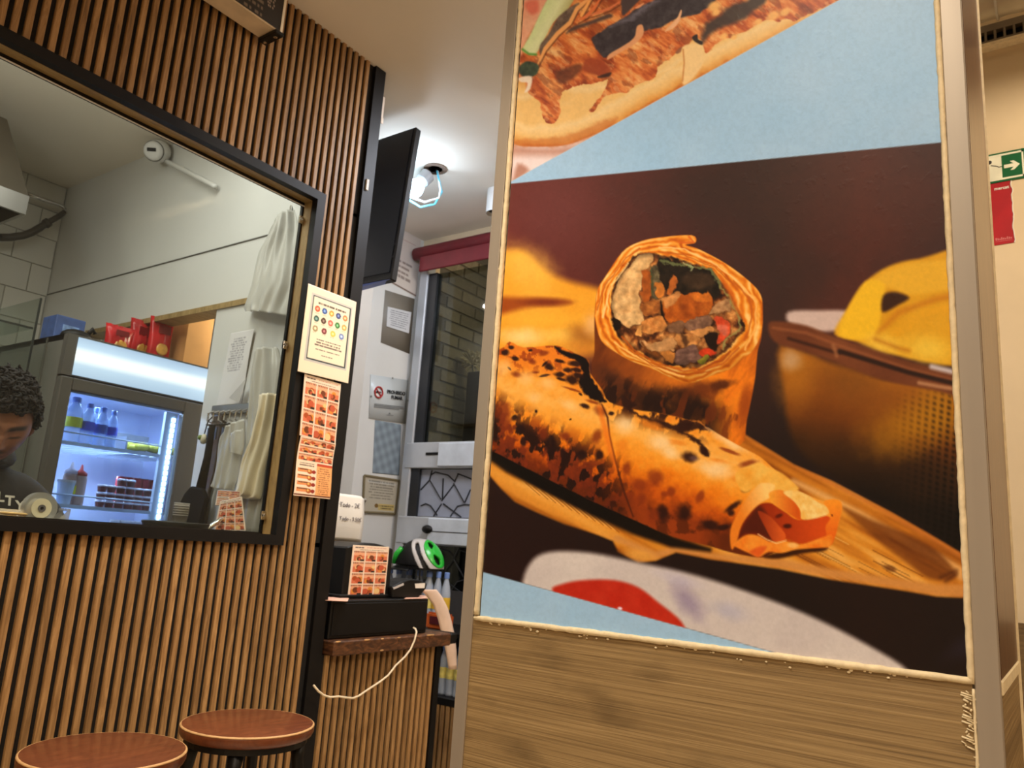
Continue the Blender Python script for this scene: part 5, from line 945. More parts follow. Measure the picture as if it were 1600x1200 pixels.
p = at(775, 320, 'Z', 2.67); t = thing('ceiling_spot', 'white cylinder spotlight under the ceiling, half behind the poster pillar', 'lamp', (p.x, p.y, ZC))
MB().lathe([(.042, 0), (.042, .11), (.036, .11), (.036, .02)], (p.x, p.y, ZC-.112), 24, cap=False).build('housing', M_white, t, smooth=False); MB().lathe([(.036, 0), (.036, .003)], (p.x, p.y, ZC-.095), 24).build('reflector', M_black, t)
lamp('column_fill', 'AREA', (1.84, 2.95, 2.70), 6.5, (1.0, .92, .86), .1, (2.1, 2.72, 0))  # added out of view to brighten the near face of the white column
lamp('outdoor_fill', 'POINT', (3.0, 1.75, 2.45), 10, (1.0, .86, .62), .05)  # added light with no visible source, lifts the flower head and bricks
# ------------------------------------------------------------------ right hand wall: escape sign, red card, air duct
wx = XF-.001
def W_(x, y, d=0): return at(x, y, 'X', wx-d)
t = thing('escape_sign', 'green escape route sign with a white arrow pointing right, on the cream wall', 'sign', tuple(W_(1575, 260)))
a0, b0 = W_(1548, 244), W_(1600, 231); c0_ = W_(1553, 285.5); ys, yl = b0.y+.002, a0.y+.10; zt, zb = a0.z+.004, c0_.z-.003
bx('plate', mat('sign_green', (22, 98, 58), .35, var=.05), (wx-.004, wx, ys-.004, yl, zb, zt), t)
M_sw = mat('sign_white', (240, 238, 214), .4); h = zt-zb
q = MB(); e = h*.06; bw = h*.06
for b in [(ys+.001, yl-e, zt-e-bw, zt-e), (ys+.001, yl-e, zb+e, zb+e+bw), (ys+.001, ys+.001+bw*.8, zb+e, zt-e)]: q.box(wx-.0052, wx-.0041, *b)
q.build('border', M_sw, t)
ax_, az_ = ys+.0125, (zt+zb)/2-.001
q = MB(); P = [(0, 0), (-.016, .016), (-.027, .016), (-.017, .006), (-.044, .006), (-.044, -.006), (-.017, -.006), (-.027, -.016), (-.016, -.016)]
q.prism([(wx-.0041, ax_-a, az_+b) for a, b in P], (-.0011, 0, 0)); q.build('arrow', M_sw, t)
q = MB(); yb_ = ax_+.050; q.box(wx-.0052, wx-.0041, yb_, yl-.014, zb+.012, zt-.012); q.build('door_symbol', M_sw, t)
q = MB(); q.tube([(wx-.0056, yb_, az_+.002), (wx-.0056, yb_+.008, az_+.001), (wx-.0056, yb_+.014, az_+.006), (wx-.0056, yb_+.03, az_+.012)], .0014, 5); q.ball((wx-.0056, yb_+.034, az_+.024), .007, (.2, 1, 1)); q.build('runner_symbol', M_ink, t)
t = thing('red_card', 'red printed card with torn right edge below the green sign', 'card', tuple(W_(1565, 330)))
r0, r1, r2, r3 = W_(1551, 288), W_(1579, 282), W_(1584, 379), W_(1556, 384); rd = random.Random(2)
P = [r0+Vector((0, .05, 0)), r1]+[r1.lerp(r2, i/22)+Vector((0, rd.uniform(-.0025, .0025), 0)) for i in range(1, 22)]+[r2, r3+Vector((0, .05, 0))]
MB().prism([(wx, p_.y, p_.z) for p_ in P], (-.0012, 0, 0)).build('card', mat('card_red', (176, 22, 34), .5), t)
q = MB(); Pw = [(wx, p_.y-.0022, p_.z) for p_ in P[1:-1]]; q.tube(Pw, .0016, 5); q.build('torn_edge', M_paper, t)
lettering('mercat', .0145, (wx-.0016, W_(1565, 294).y, W_(1565, 294).z), (0, -1, 0), (0, 0, 1), M_paper, t, bold=.0004)
q = MB(); zz = W_(1570, 373).z
for k in range(9): q.box(wx-.0016, wx-.0012, r2.y+.004+k*.0052, r2.y+.0075+k*.0052, zz-.003, zz+.002+.002*(k % 3))
q.box(wx-.0015, wx-.0012, r2.y+.003, r2.y+.05, zz-.0075, zz-.0065); q.build('small_print', mat('pink_ink', (214, 120, 120), .5), t)
t = thing('air_duct', 'silver insulated ventilation duct along the top of the right wall', 'duct', (2.35, -.6, 3.0))
m_ = (at(1531, 42, 'X', 2.62).z-1.2)/2.62; xc, rc = 2.42, .17; zc_ = 1.2+m_*xc+rc*math.sqrt(1+m_*m_)+.01
q = MB(); q.tube([(xc, y, zc_) for y in np.linspace(-2.28, .575, 40)], [rc+.003*math.sin(k*1.9) for k in range(40)], 28); q.build('tube', mat('foil', (150, 140, 122), .35, metal=.6, bump=.5, bs=14), t, smooth=True)
for y in (-1.4, -.66, .085, .5):
    q = MB(); q.tube([(xc, y+.006*s, zc_) for s in (0, 1)], rc+.006, 28); q.build('clamp_band', M_steel, t)
t = thing('vent_grille', 'grey slotted ventilation grille under the silver duct', 'grille', (2.83, -.5, 2.9))
g0, g1 = at(1533, 43, 'X', 2.82), at(1536, 71, 'X', 2.82); zt, zb = g0.z, g1.z; m1 = zt-(zt-zb)*.36
q = MB(); q.box(2.815, 2.849, -1.6, .34, m1, zt); q.box(2.815, 2.849, -1.6, .34, zb, zb+.010); q.box(2.84, 2.849, -1.6, .34, zb+.010, m1); q.build('frame', mat('grille_grey', (112, 98, 78), .5), t)
vm = None
for k in range(70):
    y = .33-.0275*k
    if y < -1.59: break
    o = bx('vane', MATS['grille_grey'], (2.816, 2.839, y-.0035, y+.0035, zb+.0101, m1-.0001), t)
    if k == 0: bx('dark_core', M_black, (2.8395, 2.8399, -1.599, .339, zb+.0101, m1-.0001), t)
bx('lower_flange', M_caulk, (2.81, 2.849, -1.6, .34, zb-.012, zb-.0002), t)
# ------------------------------------------------------------------ kitchen behind the window
KX = 1.5785; kc = thing('kitchen_counter', 'steel worktop directly behind the kitchen window', 'counter', (.5, 2.03, 0))
bx('worktop', M_steel, (-.42, 1.57, 1.890, 2.064, 1.145, 1.172), kc, .003); bx('front_panel', M_steel, (-.42, 1.57, 1.892, 1.94, 0, 1.153), kc)
# upright drinks fridge
FX0, FX1, FY, FB = 1.160, 1.775, 2.60, 3.10; M_fr = mat('fridge_grey', (92, 88, 84), .4, metal=.2, var=.04); M_side = mat('fridge_side', (128, 124, 118), .38, metal=.35, var=.04)
t = thing('drinks_fridge', 'tall drinks fridge with a lit blue-white header and glass door', 'fridge', (1.47, 2.85, 0))
M_in = mat('fridge_liner', (196, 206, 232), .4, var=.02)
q = MB(); q.box(FX0, FX0+.022, FY+.03, FB, 0, 1.785); q.box(FX1-.022, FX1, FY+.03, FB, 0, 1.785); q.box(FX0, FX1, FY+.03, FB, 1.765, 1.785); q.box(FX0, FX1, FB-.02, FB, 0, 1.785); q.box(FX0, FX1, FY+.03, FB, 0, .12); q.build('cabinet', M_side, t)
bx('side_seam', M_steel, (FX0-.004, FX0-.0001, 2.732, 2.740, .1, 1.78), t); bx('side_seam', M_black, (FX0-.003, FX0-.0001, 2.741, 2.744, .1, 1.78), t)
q = MB(); q.box(FX0+.0225, FX0+.03, FY+.04, FB-.02, .12, 1.64); q.box(FX1-.03, FX1-.0225, FY+.04, FB-.02, .12, 1.64); q.box(FX0+.03, FX1-.03, FB-.03, FB-.0205, .12, 1.64); q.box(FX0+.0225, FX1-.0225, FY+.04, FB-.02, 1.632, 1.64); q.build('liner', M_in, t)
hz = 1.650; q = MB(); q.box(FX0, FX1, FY+.002, FY+.0295, hz, 1.785); hb = q.build('header_box', M_fr, t)
def header_mat():
    m = bpy.data.materials.new('header_light'); m.use_nodes = True; N = m.node_tree.nodes; L = m.node_tree.links; b = N['Principled BSDF']; tc = N.new('ShaderNodeTexCoord'); sp = N.new('ShaderNodeSeparateXYZ'); L.new(tc.outputs['Generated'], sp.inputs[0])
    cr = N.new('ShaderNodeValToRGB'); e = cr.color_ramp.elements; e[0].position = 0; e[0].color = (.30, .42, .60, 1); e[1].position = 1; e[1].color = (.26, .38, .58, 1)
    for p, c in [(.28, (.42, .56, .74, 1)), (.46, (1, 1.0, 1, 1)), (.60, (1, 1, 1, 1)), (.78, (.42, .56, .76, 1))]: k = e.new(p); k.color = c
    L.new(sp.outputs['Z'], cr.inputs[0]); L.new(cr.outputs[0], b.inputs['Emission Color']); b.inputs['Emission Strength'].default_value = 1.25; b.inputs['Base Color'].default_value = (.3, .35, .4, 1); return m
bx('header_panel', header_mat(), (FX0+.033, FX1-.012, FY-.002, FY+.0018, hz+.004, 1.778), hb)
gx0, gx1, gz = at(111, 608, 'Y', FY).x, at(287, 642, 'Y', FY).x, 1.604
q = MB(); q.box(FX0, gx0, FY-.006, FY+.026, .12, hz-.006); q.box(gx1, FX1, FY-.006, FY+.026, .12, hz-.006); q.box(gx0, gx1, FY-.006, FY+.026, gz, hz-.006); q.box(gx0, gx1, FY-.006, FY+.026, .12, .2); df = q.build('door_frame', M_fr, t, .003)
bx('pane', glass_mat('fridge_glass', (226, 236, 250), .04), (gx0, gx1, FY+.004, FY+.008, .2, gz), df)
SHZ = 1.40
M_led = mat('led_strip', (225, 240, 255), .4, emit=12.0, ecol=(205, 230, 255)); M_tube = mat('fridge_white', (214, 226, 240), .35)
bx('door_trim', M_tube, (gx0, gx1, FY+.009, FY+.014, gz-.006, gz), df)
xl = at(274, 660, 'Y', FY+.03).x; lc = bx('led_channel', M_tube, (xl-.030, xl+.014, FY+.045, FY+.06, .3, 1.60), t)
q = MB()
for k in range(66): q.box(xl-.006, xl+.006, FY+.041, FY+.0449, .32+.0192*k, .3325+.0192*k)
q.build('led_dots', M_led, lc)
lamp('fridge_light', 'AREA', (1.42, FY+.16, 1.622), 4.0, (.72, .84, 1.0), .4, (1.45, 2.85, .6), size_y=.05); lamp('fridge_light', 'AREA', (1.42, FY+.30, SHZ-.03), 1.6, (.72, .84, 1.0), .4, (1.42, FY+.26, .6), size_y=.05)
SH = []
for (x0, y0_, x1, y1_), (rx0, ry0, rx1, ry1) in [((96, 690, 256, 712), (99, 673, 254, 699)), ((96, 788, 240, 803), (96, 771, 240, 788))]:
    z = at(150, y0_+(150-x0)*(y1_-y0_)/(x1-x0), 'Y', FY+.05).z; zr = at(150, ry0+(150-rx0)*(ry1-ry0)/(rx1-rx0), 'Y', FY+.05).z; SH.append(z); xr = at(x1, y1_, 'Y', FY+.05).x
    q = MB(); q.box(FX0+.031, FX1-.05, FY+.048, FY+.058, z-.007, z+.004)
    for k in range(16): q.tube([(FX0+.04+.032*k, FY+.055, z-.002), (FX0+.04+.032*k, FB-.04, z-.002)], .0022, 5)
    q.tube([(FX0+.034, FY+.05, zr), (xr, FY+.05, zr), (xr, FY+.05, z)], .0028, 6); q.tube([(FX0+.034, FY+.05, zr), (FX0+.034, FY+.05, z)], .0028, 6); q.build('shelf', M_tube, t)
# drinks: water bottles on the upper fridge shelf
M_fw = mat('chilled_bottle', (176, 204, 244), .1, var=.05, alpha=.45); M_yl = mat('yellow_tab', (236, 226, 40), .5); M_bl = mat('blue_label', (80, 96, 214), .5)
zc = SH[0]+.004
for i, (cx, cyy, r, hh, lab, nm) in enumerate([(121, 624, .027, None, M_yl, 'large chilled water bottle with a yellow label, leftmost in the fridge'), (142, 634, .023, None, M_bl, 'chilled water bottle with violet-blue label, second from left in the fridge'), (152, 640, .018, None, M_bl, 'small chilled bottle set back, third from left in the fridge'), (163, 640, .021, None, MATS['bottle_label_blue'], 'chilled water bottle with pale blue label, fourth from left in the fridge'), (179, 645, .019, None, M_bl, 'chilled water bottle with a round blue mark, rightmost in the fridge')]):
    Yb = FY+(.10 if i != 2 else .16); p = at(cx, cyy, 'Y', Yb); bottle('fridge_bottle', nm, 'chilled water bottles', p.x, Yb, zc, r, max(.12, p.z-zc+.005), cap=M_cap, lab=lab, water=M_fw)
def sauce(name, label, cx, ytop, col, capc, r=.0215, lab=None):
    Yb = FY+.11; z0 = SH[1]+.004; p = at(cx, ytop, 'Y', Yb); t = thing(name, label, 'bottle', (p.x, Yb, z0), 'sauce bottles'); h = max(.12, p.z-z0)
    MB().lathe([(r*.95, 0), (r, .008), (r, h*.66), (r*.9, h*.72)], (p.x, Yb, z0), 16).build('body', mat(col[0], col[1], .35), t, smooth=True); MB().lathe([(r*.95, h*.72), (r*.9, h*.80), (r*.3, h*.86), (r*.12, h)], (p.x, Yb, z0), 14).build('nozzle_cap', mat(capc[0], capc[1], .4), t, smooth=True)
    if lab: MB().box(p.x-.014, p.x+.014, Yb-r-.002, Yb-r+.002, z0+h*.25, z0+h*.45).build('label', lab, t)
sauce('sauce_bottle', 'squeezy sauce bottle with a red nozzle cap on the lower fridge shelf', 129, 726, ('pink_sauce', (206, 168, 150)), ('red_cap', (214, 44, 50)))
sauce('sauce_bottle', 'squeezy sauce bottle with a white nozzle cap and yellow label', 114, 722, ('amber_sauce', (176, 136, 118)), ('pale_cap', (214, 200, 206)), lab=M_yl)
Yt = FY+.08; z0 = SH[1]+.004; pt = at(99, 770, 'Y', Yt); t = thing('food_tub', 'white tub at the left end of the lower fridge shelf', 'tub', (pt.x, Yt, z0)); MB().lathe([(.02, 0), (.026, .07)], (pt.x+.004, Yt, z0), 18).build('tub', M_tube, t, smooth=False); MB().lathe([(.028, .0701), (.028, .078)], (pt.x+.004, Yt, z0), 18).build('lid', M_white, t)
# cans, pots
M_can = mat('red_can', (176, 30, 44), .3, metal=.3); M_lidp = mat('clear_lid', (226, 222, 226), .3); M_brown = mat('brown_sauce', (112, 52, 46), .35); M_pot2 = mat('red_sauce', (164, 40, 52), .35)
order = ['leftmost', 'second', 'third', 'fourth', 'fifth', 'rightmost']
for i in range(6):
    Yc = FY+.27; p = at(190+12.6*i, 744+1.6*i, 'Y', Yc); h = max(.1, p.z-(SH[1]+.004)); t = thing('drink_can', 'red can in the row behind the sauce pots, %s of six' % order[i], 'can', (p.x, Yc, SH[1]+.004), 'red drink cans')
    MB().lathe([(.0165, 0), (.0178, .006), (.0178, h-.012), (.015, h-.002)], (p.x, Yc, SH[1]+.004), 14).build('can', M_can, t, smooth=True); MB().lathe([(.0152, h-.0019), (.0156, h)], (p.x, Yc, SH[1]+.004), 14).build('lid', M_chrome, t)
def pot(cx, cyy, Y, base, col, lab, grp, r=.0158, h=.026):
    p = at(cx, cyy, 'Y', Y); t = thing('sauce_pot', lab, 'pot', (p.x, Y, base), grp); MB().lathe([(r*.82, 0), (r, h*.7)], (p.x, Y, base), 12).build('cup', col, t); MB().lathe([(r*1.06, h*.7+.0001), (r*1.06, h*.86), (r*.9, h*.96)], (p.x, Y, base), 12).build('lid', M_lidp, t)
rown = ['bottom', 'second', 'third', 'top']; coln = ['leftmost', 'second', 'third', 'fourth', 'fifth', 'rightmost']
for r in range(4):
    for k in range(6):
        if r == 3 and k not in (2, 3): continue
        pot(155+14.5*k, 790, FY+.13, SH[1]+.004+.0265*r, M_brown, 'brown sauce pot in the %s layer of the fridge stack, %s in its row' % (rown[r], coln[k]), 'brown sauce pots')
zb = SH[1]-.085
q = MB(); q.box(FX0+.031, FX1-.05, FY+.048, FY+.058, zb-.008, zb+.003)
for k in range(16): q.tube([(FX0+.04+.032*k, FY+.055, zb-.003), (FX0+.04+.032*k, FB-.04, zb-.003)], .0022, 5)
o = q.build('shelf', M_tube, bpy.data.objects['drinks_fridge'])
for k in range(5): pot(181+12*k, 812, FY+.12, zb+.0035, M_pot2, 'red sauce pot on the lowest fridge shelf, %s of five' % ['leftmost', 'second', 'middle', 'fourth', 'rightmost'][k], 'red sauce pots', .018, .05)
for k in range(2): pot(113+22*k, 815, FY+.11, zb+.0035, mat('green_lid', (70, 176, 150), .4), 'green tub on the lowest fridge shelf, %s one' % ('left', 'right')[k], 'green tubs', .025, .04)
Yp = FY+.20; a = at(184, 700, 'Y', Yp); b = at(256, 690, 'Y', Yp); t = thing('food_tray', 'grey tray of yellow wrapped food on the upper fridge shelf', 'tray', ((a.x+b.x)/2, Yp, SH[0]+.004))
q = MB(); q.box(a.x, b.x, Yp-.05, Yp+.1, SH[0]+.0041, SH[0]+.012); q.box(a.x, a.x+.006, Yp-.05, Yp+.1, SH[0]+.012, SH[0]+.06); q.box(b.x-.006, b.x, Yp-.05, Yp+.1, SH[0]+.012, SH[0]+.05); q.box(a.x+.006, b.x-.006, Yp+.094, Yp+.1, SH[0]+.012, SH[0]+.085); q.build('tray', mat('tray_grey', (110, 116, 130), .4), t)
q = MB(); rd = random.Random(6)
for i in range(9): q.ball((a.x+.05+.02*i, Yp+rd.uniform(0, .05), SH[0]+.028+rd.uniform(0, .014)), .026, (1.1, 1, .62), 8, 6)
q.build('wrapped_food', mat('yellow_food', (176, 170, 60), .5, var=.3, vs=30), t, smooth=True)
# on top of the fridge
ft = 1.7855; p = at(92, 500, 'Y', 2.88)
t = thing('blue_box', 'blue printed box on top of the fridge at its left end', 'box', (p.x, 2.88, ft)); MB().box(p.x-.03, p.x+.07, 2.83, 2.93, ft, ft+.105).build('carton', mat('blue_card', (60, 84, 140), .5, var=.3, vs=30), t, .002); MB().box(p.x-.005, p.x+.05, 2.8285, 2.8299, ft+.03, ft+.075).build('label', mat('pale_blue_print', (120, 150, 200), .5, var=.4, vs=60), t)
p = at(124, 514, 'Y', 2.75); q = MB(); q.ball((p.x, 2.76, ft+.026), .04, (1.3, 1, .65), 14, 8); q.tube([(p.x+.03, 2.75, ft+.04), (p.x+.045, 2.75, ft+.065), (p.x+.055, 2.75, ft+.05)], .008, 8); tag(q.build('cloth_pouch', M_black, None, smooth=True), 'black crumpled pouch on top of the fridge beside the blue box', 'pouch')
M_foil = mat('red_foil', (190, 36, 40), .25, var=.35, vs=16); M_foilp = mat('foil_print', (226, 160, 70), .35, var=.5, vs=26)
for i, (cx, wd) in enumerate([(186, .112), (221, .10), (251, .100)]):
    yq = 2.86+(.07 if i == 1 else 0); p = at(cx, 525, 'Y', yq); hh = at(cx, [509, 500, 497][i], 'Y', yq).z-ft; t = thing('snack_bag', 'shiny red snack bag standing on the fridge, %s of three' % ('leftmost', 'middle', 'rightmost')[i], 'bag', (p.x, yq, ft), 'red snack bags')
    rows = []
    for s in (1, -1):
        rows = [[(p.x+wd*(u-.5)*(1-.12*math.sin(math.pi*v)), yq-s*.026*math.sin(math.pi*v)**.6*math.sin(math.pi*u)**.6+.004*math.sin(u*30+i), ft+hh*v) for u in np.linspace(0, 1, 12)] for v in np.linspace(0, 1, 9)]
        MB().grid(rows).build('foil_side', M_foil, t, smooth=True, solid=.001)
    MB().lathe([(.024, 0), (.020, .003), (.001, .004)], (p.x, yq-.0255, ft+hh*.38), 14, (0, -1, .0)).build('printed_picture', M_foilp, t); q = MB(); q.prism([(p.x-.026, yq-.026, ft+hh*.68), (p.x+.026, yq-.026, ft+hh*.68), (p.x+.024, yq-.024, ft+hh*.84), (p.x-.024, yq-.024, ft+hh*.84)], (0, -.001, 0)); q.build('printed_band', mat('dark_red_print', (120, 14, 24), .3), t)
p0, p1 = at(272, 565, 'Y', 2.80), at(327, 490, 'Y', 2.80); t = thing('cardboard_box', 'open brown cardboard box at the right end of the fridge top', 'box', (p0.x, 2.9, ft))
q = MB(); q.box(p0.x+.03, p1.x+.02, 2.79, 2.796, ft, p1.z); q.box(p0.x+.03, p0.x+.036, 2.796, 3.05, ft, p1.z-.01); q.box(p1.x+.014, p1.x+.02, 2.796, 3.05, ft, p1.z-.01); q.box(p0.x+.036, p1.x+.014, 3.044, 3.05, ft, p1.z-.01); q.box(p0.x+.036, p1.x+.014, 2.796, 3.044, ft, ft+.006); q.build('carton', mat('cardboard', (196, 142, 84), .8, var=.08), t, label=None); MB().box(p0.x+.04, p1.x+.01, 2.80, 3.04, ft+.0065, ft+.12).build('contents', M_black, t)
lamp('store_light', 'AREA', (1.95, 2.7, 2.05), 2.0, (1.0, .86, .62), .12, (1.75, 2.85, 1.85))
# extraction hood and its hose
hy = 3.05; A_ = lambda x, y, Y=hy: at(x, y, 'Y', Y)
t = thing('extractor_hood', 'stainless extractor hood hanging at the left of the kitchen', 'hood', (.6, 3.4, 2.1))
lx, lz, lz2 = A_(46, 307).x, A_(46, 307).z, A_(39, 335).z; tz = A_(24, 220).z; tx_ = A_(24, 220).x
q = MB(); q.box(-.5, lx, hy, hy+.012, lz2, lz); q.box(lx-.012, lx, hy+.012, 3.80, lz2, lz); q.box(-.5, lx, 3.788, 3.80, lz2, lz); q.build('lip', M_steel, t)
q = MB(); q.bm.verts.ensure_lookup_table()
P0 = [(-.5, hy+.002, lz+.0005), (lx-.002, hy+.002, lz+.0005), (lx-.002, 3.8, lz+.0005), (-.5, 3.8, lz+.0005)]; P1 = [(-.5, hy+.12, tz+.12), (tx_+.0, hy+.12, tz+.12), (tx_, 3.8, tz+.12), (-.5, 3.8, tz+.12)]
va = [q.bm.verts.new(p) for p in P0]; vb = [q.bm.verts.new(p) for p in P1]; q.bm.faces.new(va[::-1]); q.bm.faces.new(vb)
for i in range(4): q.bm.faces.new([va[i], va[(i+1) % 4], vb[(i+1) % 4], vb[i]])
q.build('canopy', mat('hood_steel', (112, 104, 92), .42, metal=.7, var=.1, vs=8), t)
for k in range(3):
    q = MB(); x0 = lx-.05-.40*(k+1); q.prism([(x0, hy+.03, lz2-.002), (x0, hy+.5, lz2-.12), (x0, hy+.5, lz2-.10), (x0, hy+.03, lz2+.02)], (.38, 0, 0)); q.build('filter', mat('filter_dark', (46, 42, 38), .5, metal=.4), t); q = MB(); q.tube([(x0+.03, hy+.06, lz2-.0135), (x0+.35, hy+.06, lz2-.0135), (x0+.35, hy+.44, lz2-.108), (x0+.03, hy+.44, lz2-.108), (x0+.03, hy+.06, lz2-.0135)], .006, 6); q.build('filter_frame', mat('brass_edge', (150, 116, 66), .4, metal=.5), t)
q = MB(); yy = 3.76; P = [at(x, y, 'Y', yy) for x, y in [(40, 302), (70, 313), (92, 320), (99, 324), (101, 328)]]; q.tube(P, .010, 8); o = q.build('gas_pipe', M_chrome, None, smooth=True); tag(o, 'thin bright metal pipe running to the kitchen corner', 'pipe')
q = MB(); P = [at(x, y, 'Y', yy-.03) for x, y in [(101, 331), (92, 338), (76, 347), (62, 356), (50, 363), (36, 368), (16, 371), (0, 371)]]; q.tube(P, [.011, .013, .013, .017, .017, .017, .017, .017], 10); q.tube([P[2], P[2].lerp(P[3], .4)], .021, 10); o = q.build('flexible_hose', mat('hose_grey', (76, 70, 62), .4, metal=.3), None, smooth=True); tag(o, 'dark flexible hose curving below the bright pipe', 'hose')
# round white alarm unit, and a tube standing in for a glass reflection
p = at(241, 236, 'X', 1.50); t = thing('smoke_alarm', 'round white alarm unit fixed high on the kitchen wall', 'alarm', (1.578, p.y, p.z))
axd = Vector((-.75, -.55, -.45)).normalized(); b0 = p-axd*.06
MB().lathe([(.043, 0), (.045, .02), (.044, .055), (.039, .062), (.037, .075), (.026, .082), (.001, .083)], b0, 26, axd).build('body', M_white, t, smooth=True); q = MB(); u_ = axd.cross(Vector((0, 0, 1))).normalized(); v_ = u_.cross(axd); c_ = b0+axd*.0835; q.prism([c_+u_*a+v_*b for a, b in [(-.018, -.002), (.018, -.002), (.018, .012), (-.018, .012)]], axd*.0012); q.build('dark_label', M_rubber, t); q = MB(); q.lathe([(.03, 0), (.03, .05)], b0-axd*.045, 16, axd); q.build('mount', M_white, t); MB().lathe([(.0405, .060), (.0415, .064), (.0405, .068)], b0, 26, axd, cap=False).build('groove', MATS['joint_grey'], t)
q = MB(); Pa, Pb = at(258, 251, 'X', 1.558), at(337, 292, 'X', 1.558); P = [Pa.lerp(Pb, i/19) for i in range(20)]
q.tube(P, [.010+(.002 if i in (6, 13) else 0) for i in range(20)], 12); o = q.build('reflection_streak', M_kwall, None, smooth=True); tag(o, 'short pale tube standing in for a lamp reflection in the window glass', 'reflection_streak')
# glass screen
t = thing('glass_screen', 'clear glass screen with a small glass shelf at the left behind the man', 'screen', (1.08, 2.75, 0)); gp = at(64, 466, 'X', 1.09)
M_edgeg = mat('dark_glass_edge', (40, 44, 42), .2); bx('pane', glass_mat('screen_glass', (238, 243, 240), .03), (1.088, 1.092, gp.y, gp.y+.75, 1.0, gp.z), t); bx('edge', M_edgeg, (1.087, 1.093, gp.y-.004, gp.y-.0001, 1.0, gp.z), t)
zs = at(60, 511, 'X', 1.09).z; bx('glass_shelf', glass_mat('screen_glass'), (.95, 1.0875, gp.y+.01, gp.y+.7, zs-.004, zs), t); bx('shelf_edge', M_edgeg, (.95, 1.0875, gp.y+.006, gp.y+.0099, zs-.005, zs+.001), t)
bx('stand', M_steel, (.80, 1.12, gp.y, gp.y+.75, 0, .999), t)
# hanging things on the side wall
t = thing('carrier_bag', 'clear white plastic bag hanging at the top right inside the kitchen window', 'bag', tuple(at(430, 420, 'X', KX)))
sheet([(438, 350, 468, 330), (424, 372, 474, 360), (410, 395, 474, 400), (398, 445, 472, 450), (384, 482, 470, 470), (388, 488, 462, 497)], 'X', KX-.02, 22, .012, 5, 3, .03).build('bag', M_bagw, t, smooth=True, sub=1, solid=.001)
q = MB().tube([at(452, 345, 'X', KX-.03), at(454, 330, 'X', KX-.012), at(455, 322, 'X', KX)], .004, 6); q.build('hook', M_chrome, t)
t = thing('order_sheet', 'white typed paper sheet pinned on the kitchen side wall', 'paper', tuple(at(365, 575, 'X', KX)))
def osheet(u, v):
    c = np.zeros((len(u), 3)); c[:] = (222, 218, 216); scrib(c, u, v, .1, .8, .08, .55, 14, (150, 146, 150), 51, .7); return c
inked('sheet', *[at(x, y, 'X', KX-.008) for x, y in [(361, 521), (397, 514), (374, 630), (338, 634)]], osheet, 60, 90, M_print, t, curl=lambda U, V: -.02*np.clip(U+V-1.35, 0, 1)*0+.012*np.clip(U+V-1.3, 0, 1))
q = MB(); q.prism([at(x, y, 'X', KX-.022) for x, y in [(374, 630), (358, 622), (386, 590)]], (-.001, 0, 0)); q.build('folded_corner', mat('paper_shade', (190, 186, 182), .8), t)
t = thing('hook_rail', 'grey metal rail with hooks and keys below the typed sheet', 'rail', tuple(at(370, 655, 'X', KX)))
a, b = at(335, 640, 'X', KX), at(402, 655, 'X', KX); MB().box(KX-.012, KX, b.y, a.y, a.z-.022, a.z+.012).build('rail', M_steel, t, .002)
q = MB(); rd = random.Random(5)
for k in range(8):
    y = a.y+(b.y-a.y)*(k+.5)/8; q.tube([(KX-.012, y, a.z-.01), (KX-.03, y, a.z-.02), (KX-.03, y, a.z-.045), (KX-.016, y, a.z-.05)], .0035, 6)
q.build('hook', M_chrome, t)
q = MB()
for k in range(5):
    y = a.y+(b.y-a.y)*(k+.8)/6; q.tube([(KX-.03+.012*math.cos(w_), y+.012*math.sin(w_), a.z-.06) for w_ in np.linspace(0, 6.28, 12)], .002, 5); q.box(KX-.033, KX-.029, y-.006, y+.006, a.z-.11, a.z-.07)
q.build('keys', mat('dark_keys', (70, 66, 62), .3, metal=.6), t)
kp_ = at(318, 686, 'X', KX-.03); t = thing('key_fob', 'little green and white fob hanging on a cord', 'key fob', tuple(kp_)); MB().ball(kp_, .016, (.8, 1, 1.1)).build('charm', mat('fob_white', (214, 206, 176), .5), t, smooth=True); MB().ball(kp_+Vector((-.01, .005, .004)), .009).build('charm_top', mat('fob_green', (120, 140, 60), .5), t, smooth=True); MB().tube([kp_+Vector((0, 0, .016)), kp_+Vector((.004, -.004, .06)), at(333, 650, 'X', KX-.012)], .0025, 5).build('cord', M_rubber, t)
t = thing('dustpan', 'black long-handled dustpan hanging by the fridge', 'dustpan', tuple(at(310, 770, 'X', KX)))
q = MB(); q.prism([at(x, y, 'X', KX-.06) for x, y in [(305, 760), (323, 764), (330, 780), (318, 826), (285, 822), (286, 790), (296, 770)]], (-.02, 0, 0)); q.build('pan', mat('matt_black', (16, 15, 15), .85, spec=.1), t, .006); q = MB(); q.tube([at(x, y, 'X', KX-.06) for x, y in [(313, 765), (324, 715), (332, 664)]], [.016, .012, .010], 8); q.build('handle', MATS['matt_black'], t, smooth=True)
o = MB().prism([at(x, y, 'X', KX-.004) for x, y in [(336, 652), (352, 650), (338, 740), (330, 770), (324, 822), (310, 826), (318, 770), (324, 730)]], (-.012, 0, 0)).build('board_strip', mat('brown_board', (82, 66, 52), .6), None, .002); tag(o, 'dark brown narrow board hanging right of the dustpan', 'board')
t = thing('carrier_bags', 'bundle of white carrier bags hanging with a bright folded front, nearest the window edge', 'bags', tuple(at(415, 670, 'X', KX)))
sheet([(404, 553, 440, 544), (398, 580, 446, 570), (396, 640, 444, 620), (390, 700, 440, 690), (383, 740, 434, 740), (380, 775, 428, 780), (382, 830, 418, 834)], 'X', KX-.03, 22, .012, 4, 9, .03).build('back_bags', M_bagw, t, smooth=True, sub=1, solid=.001)
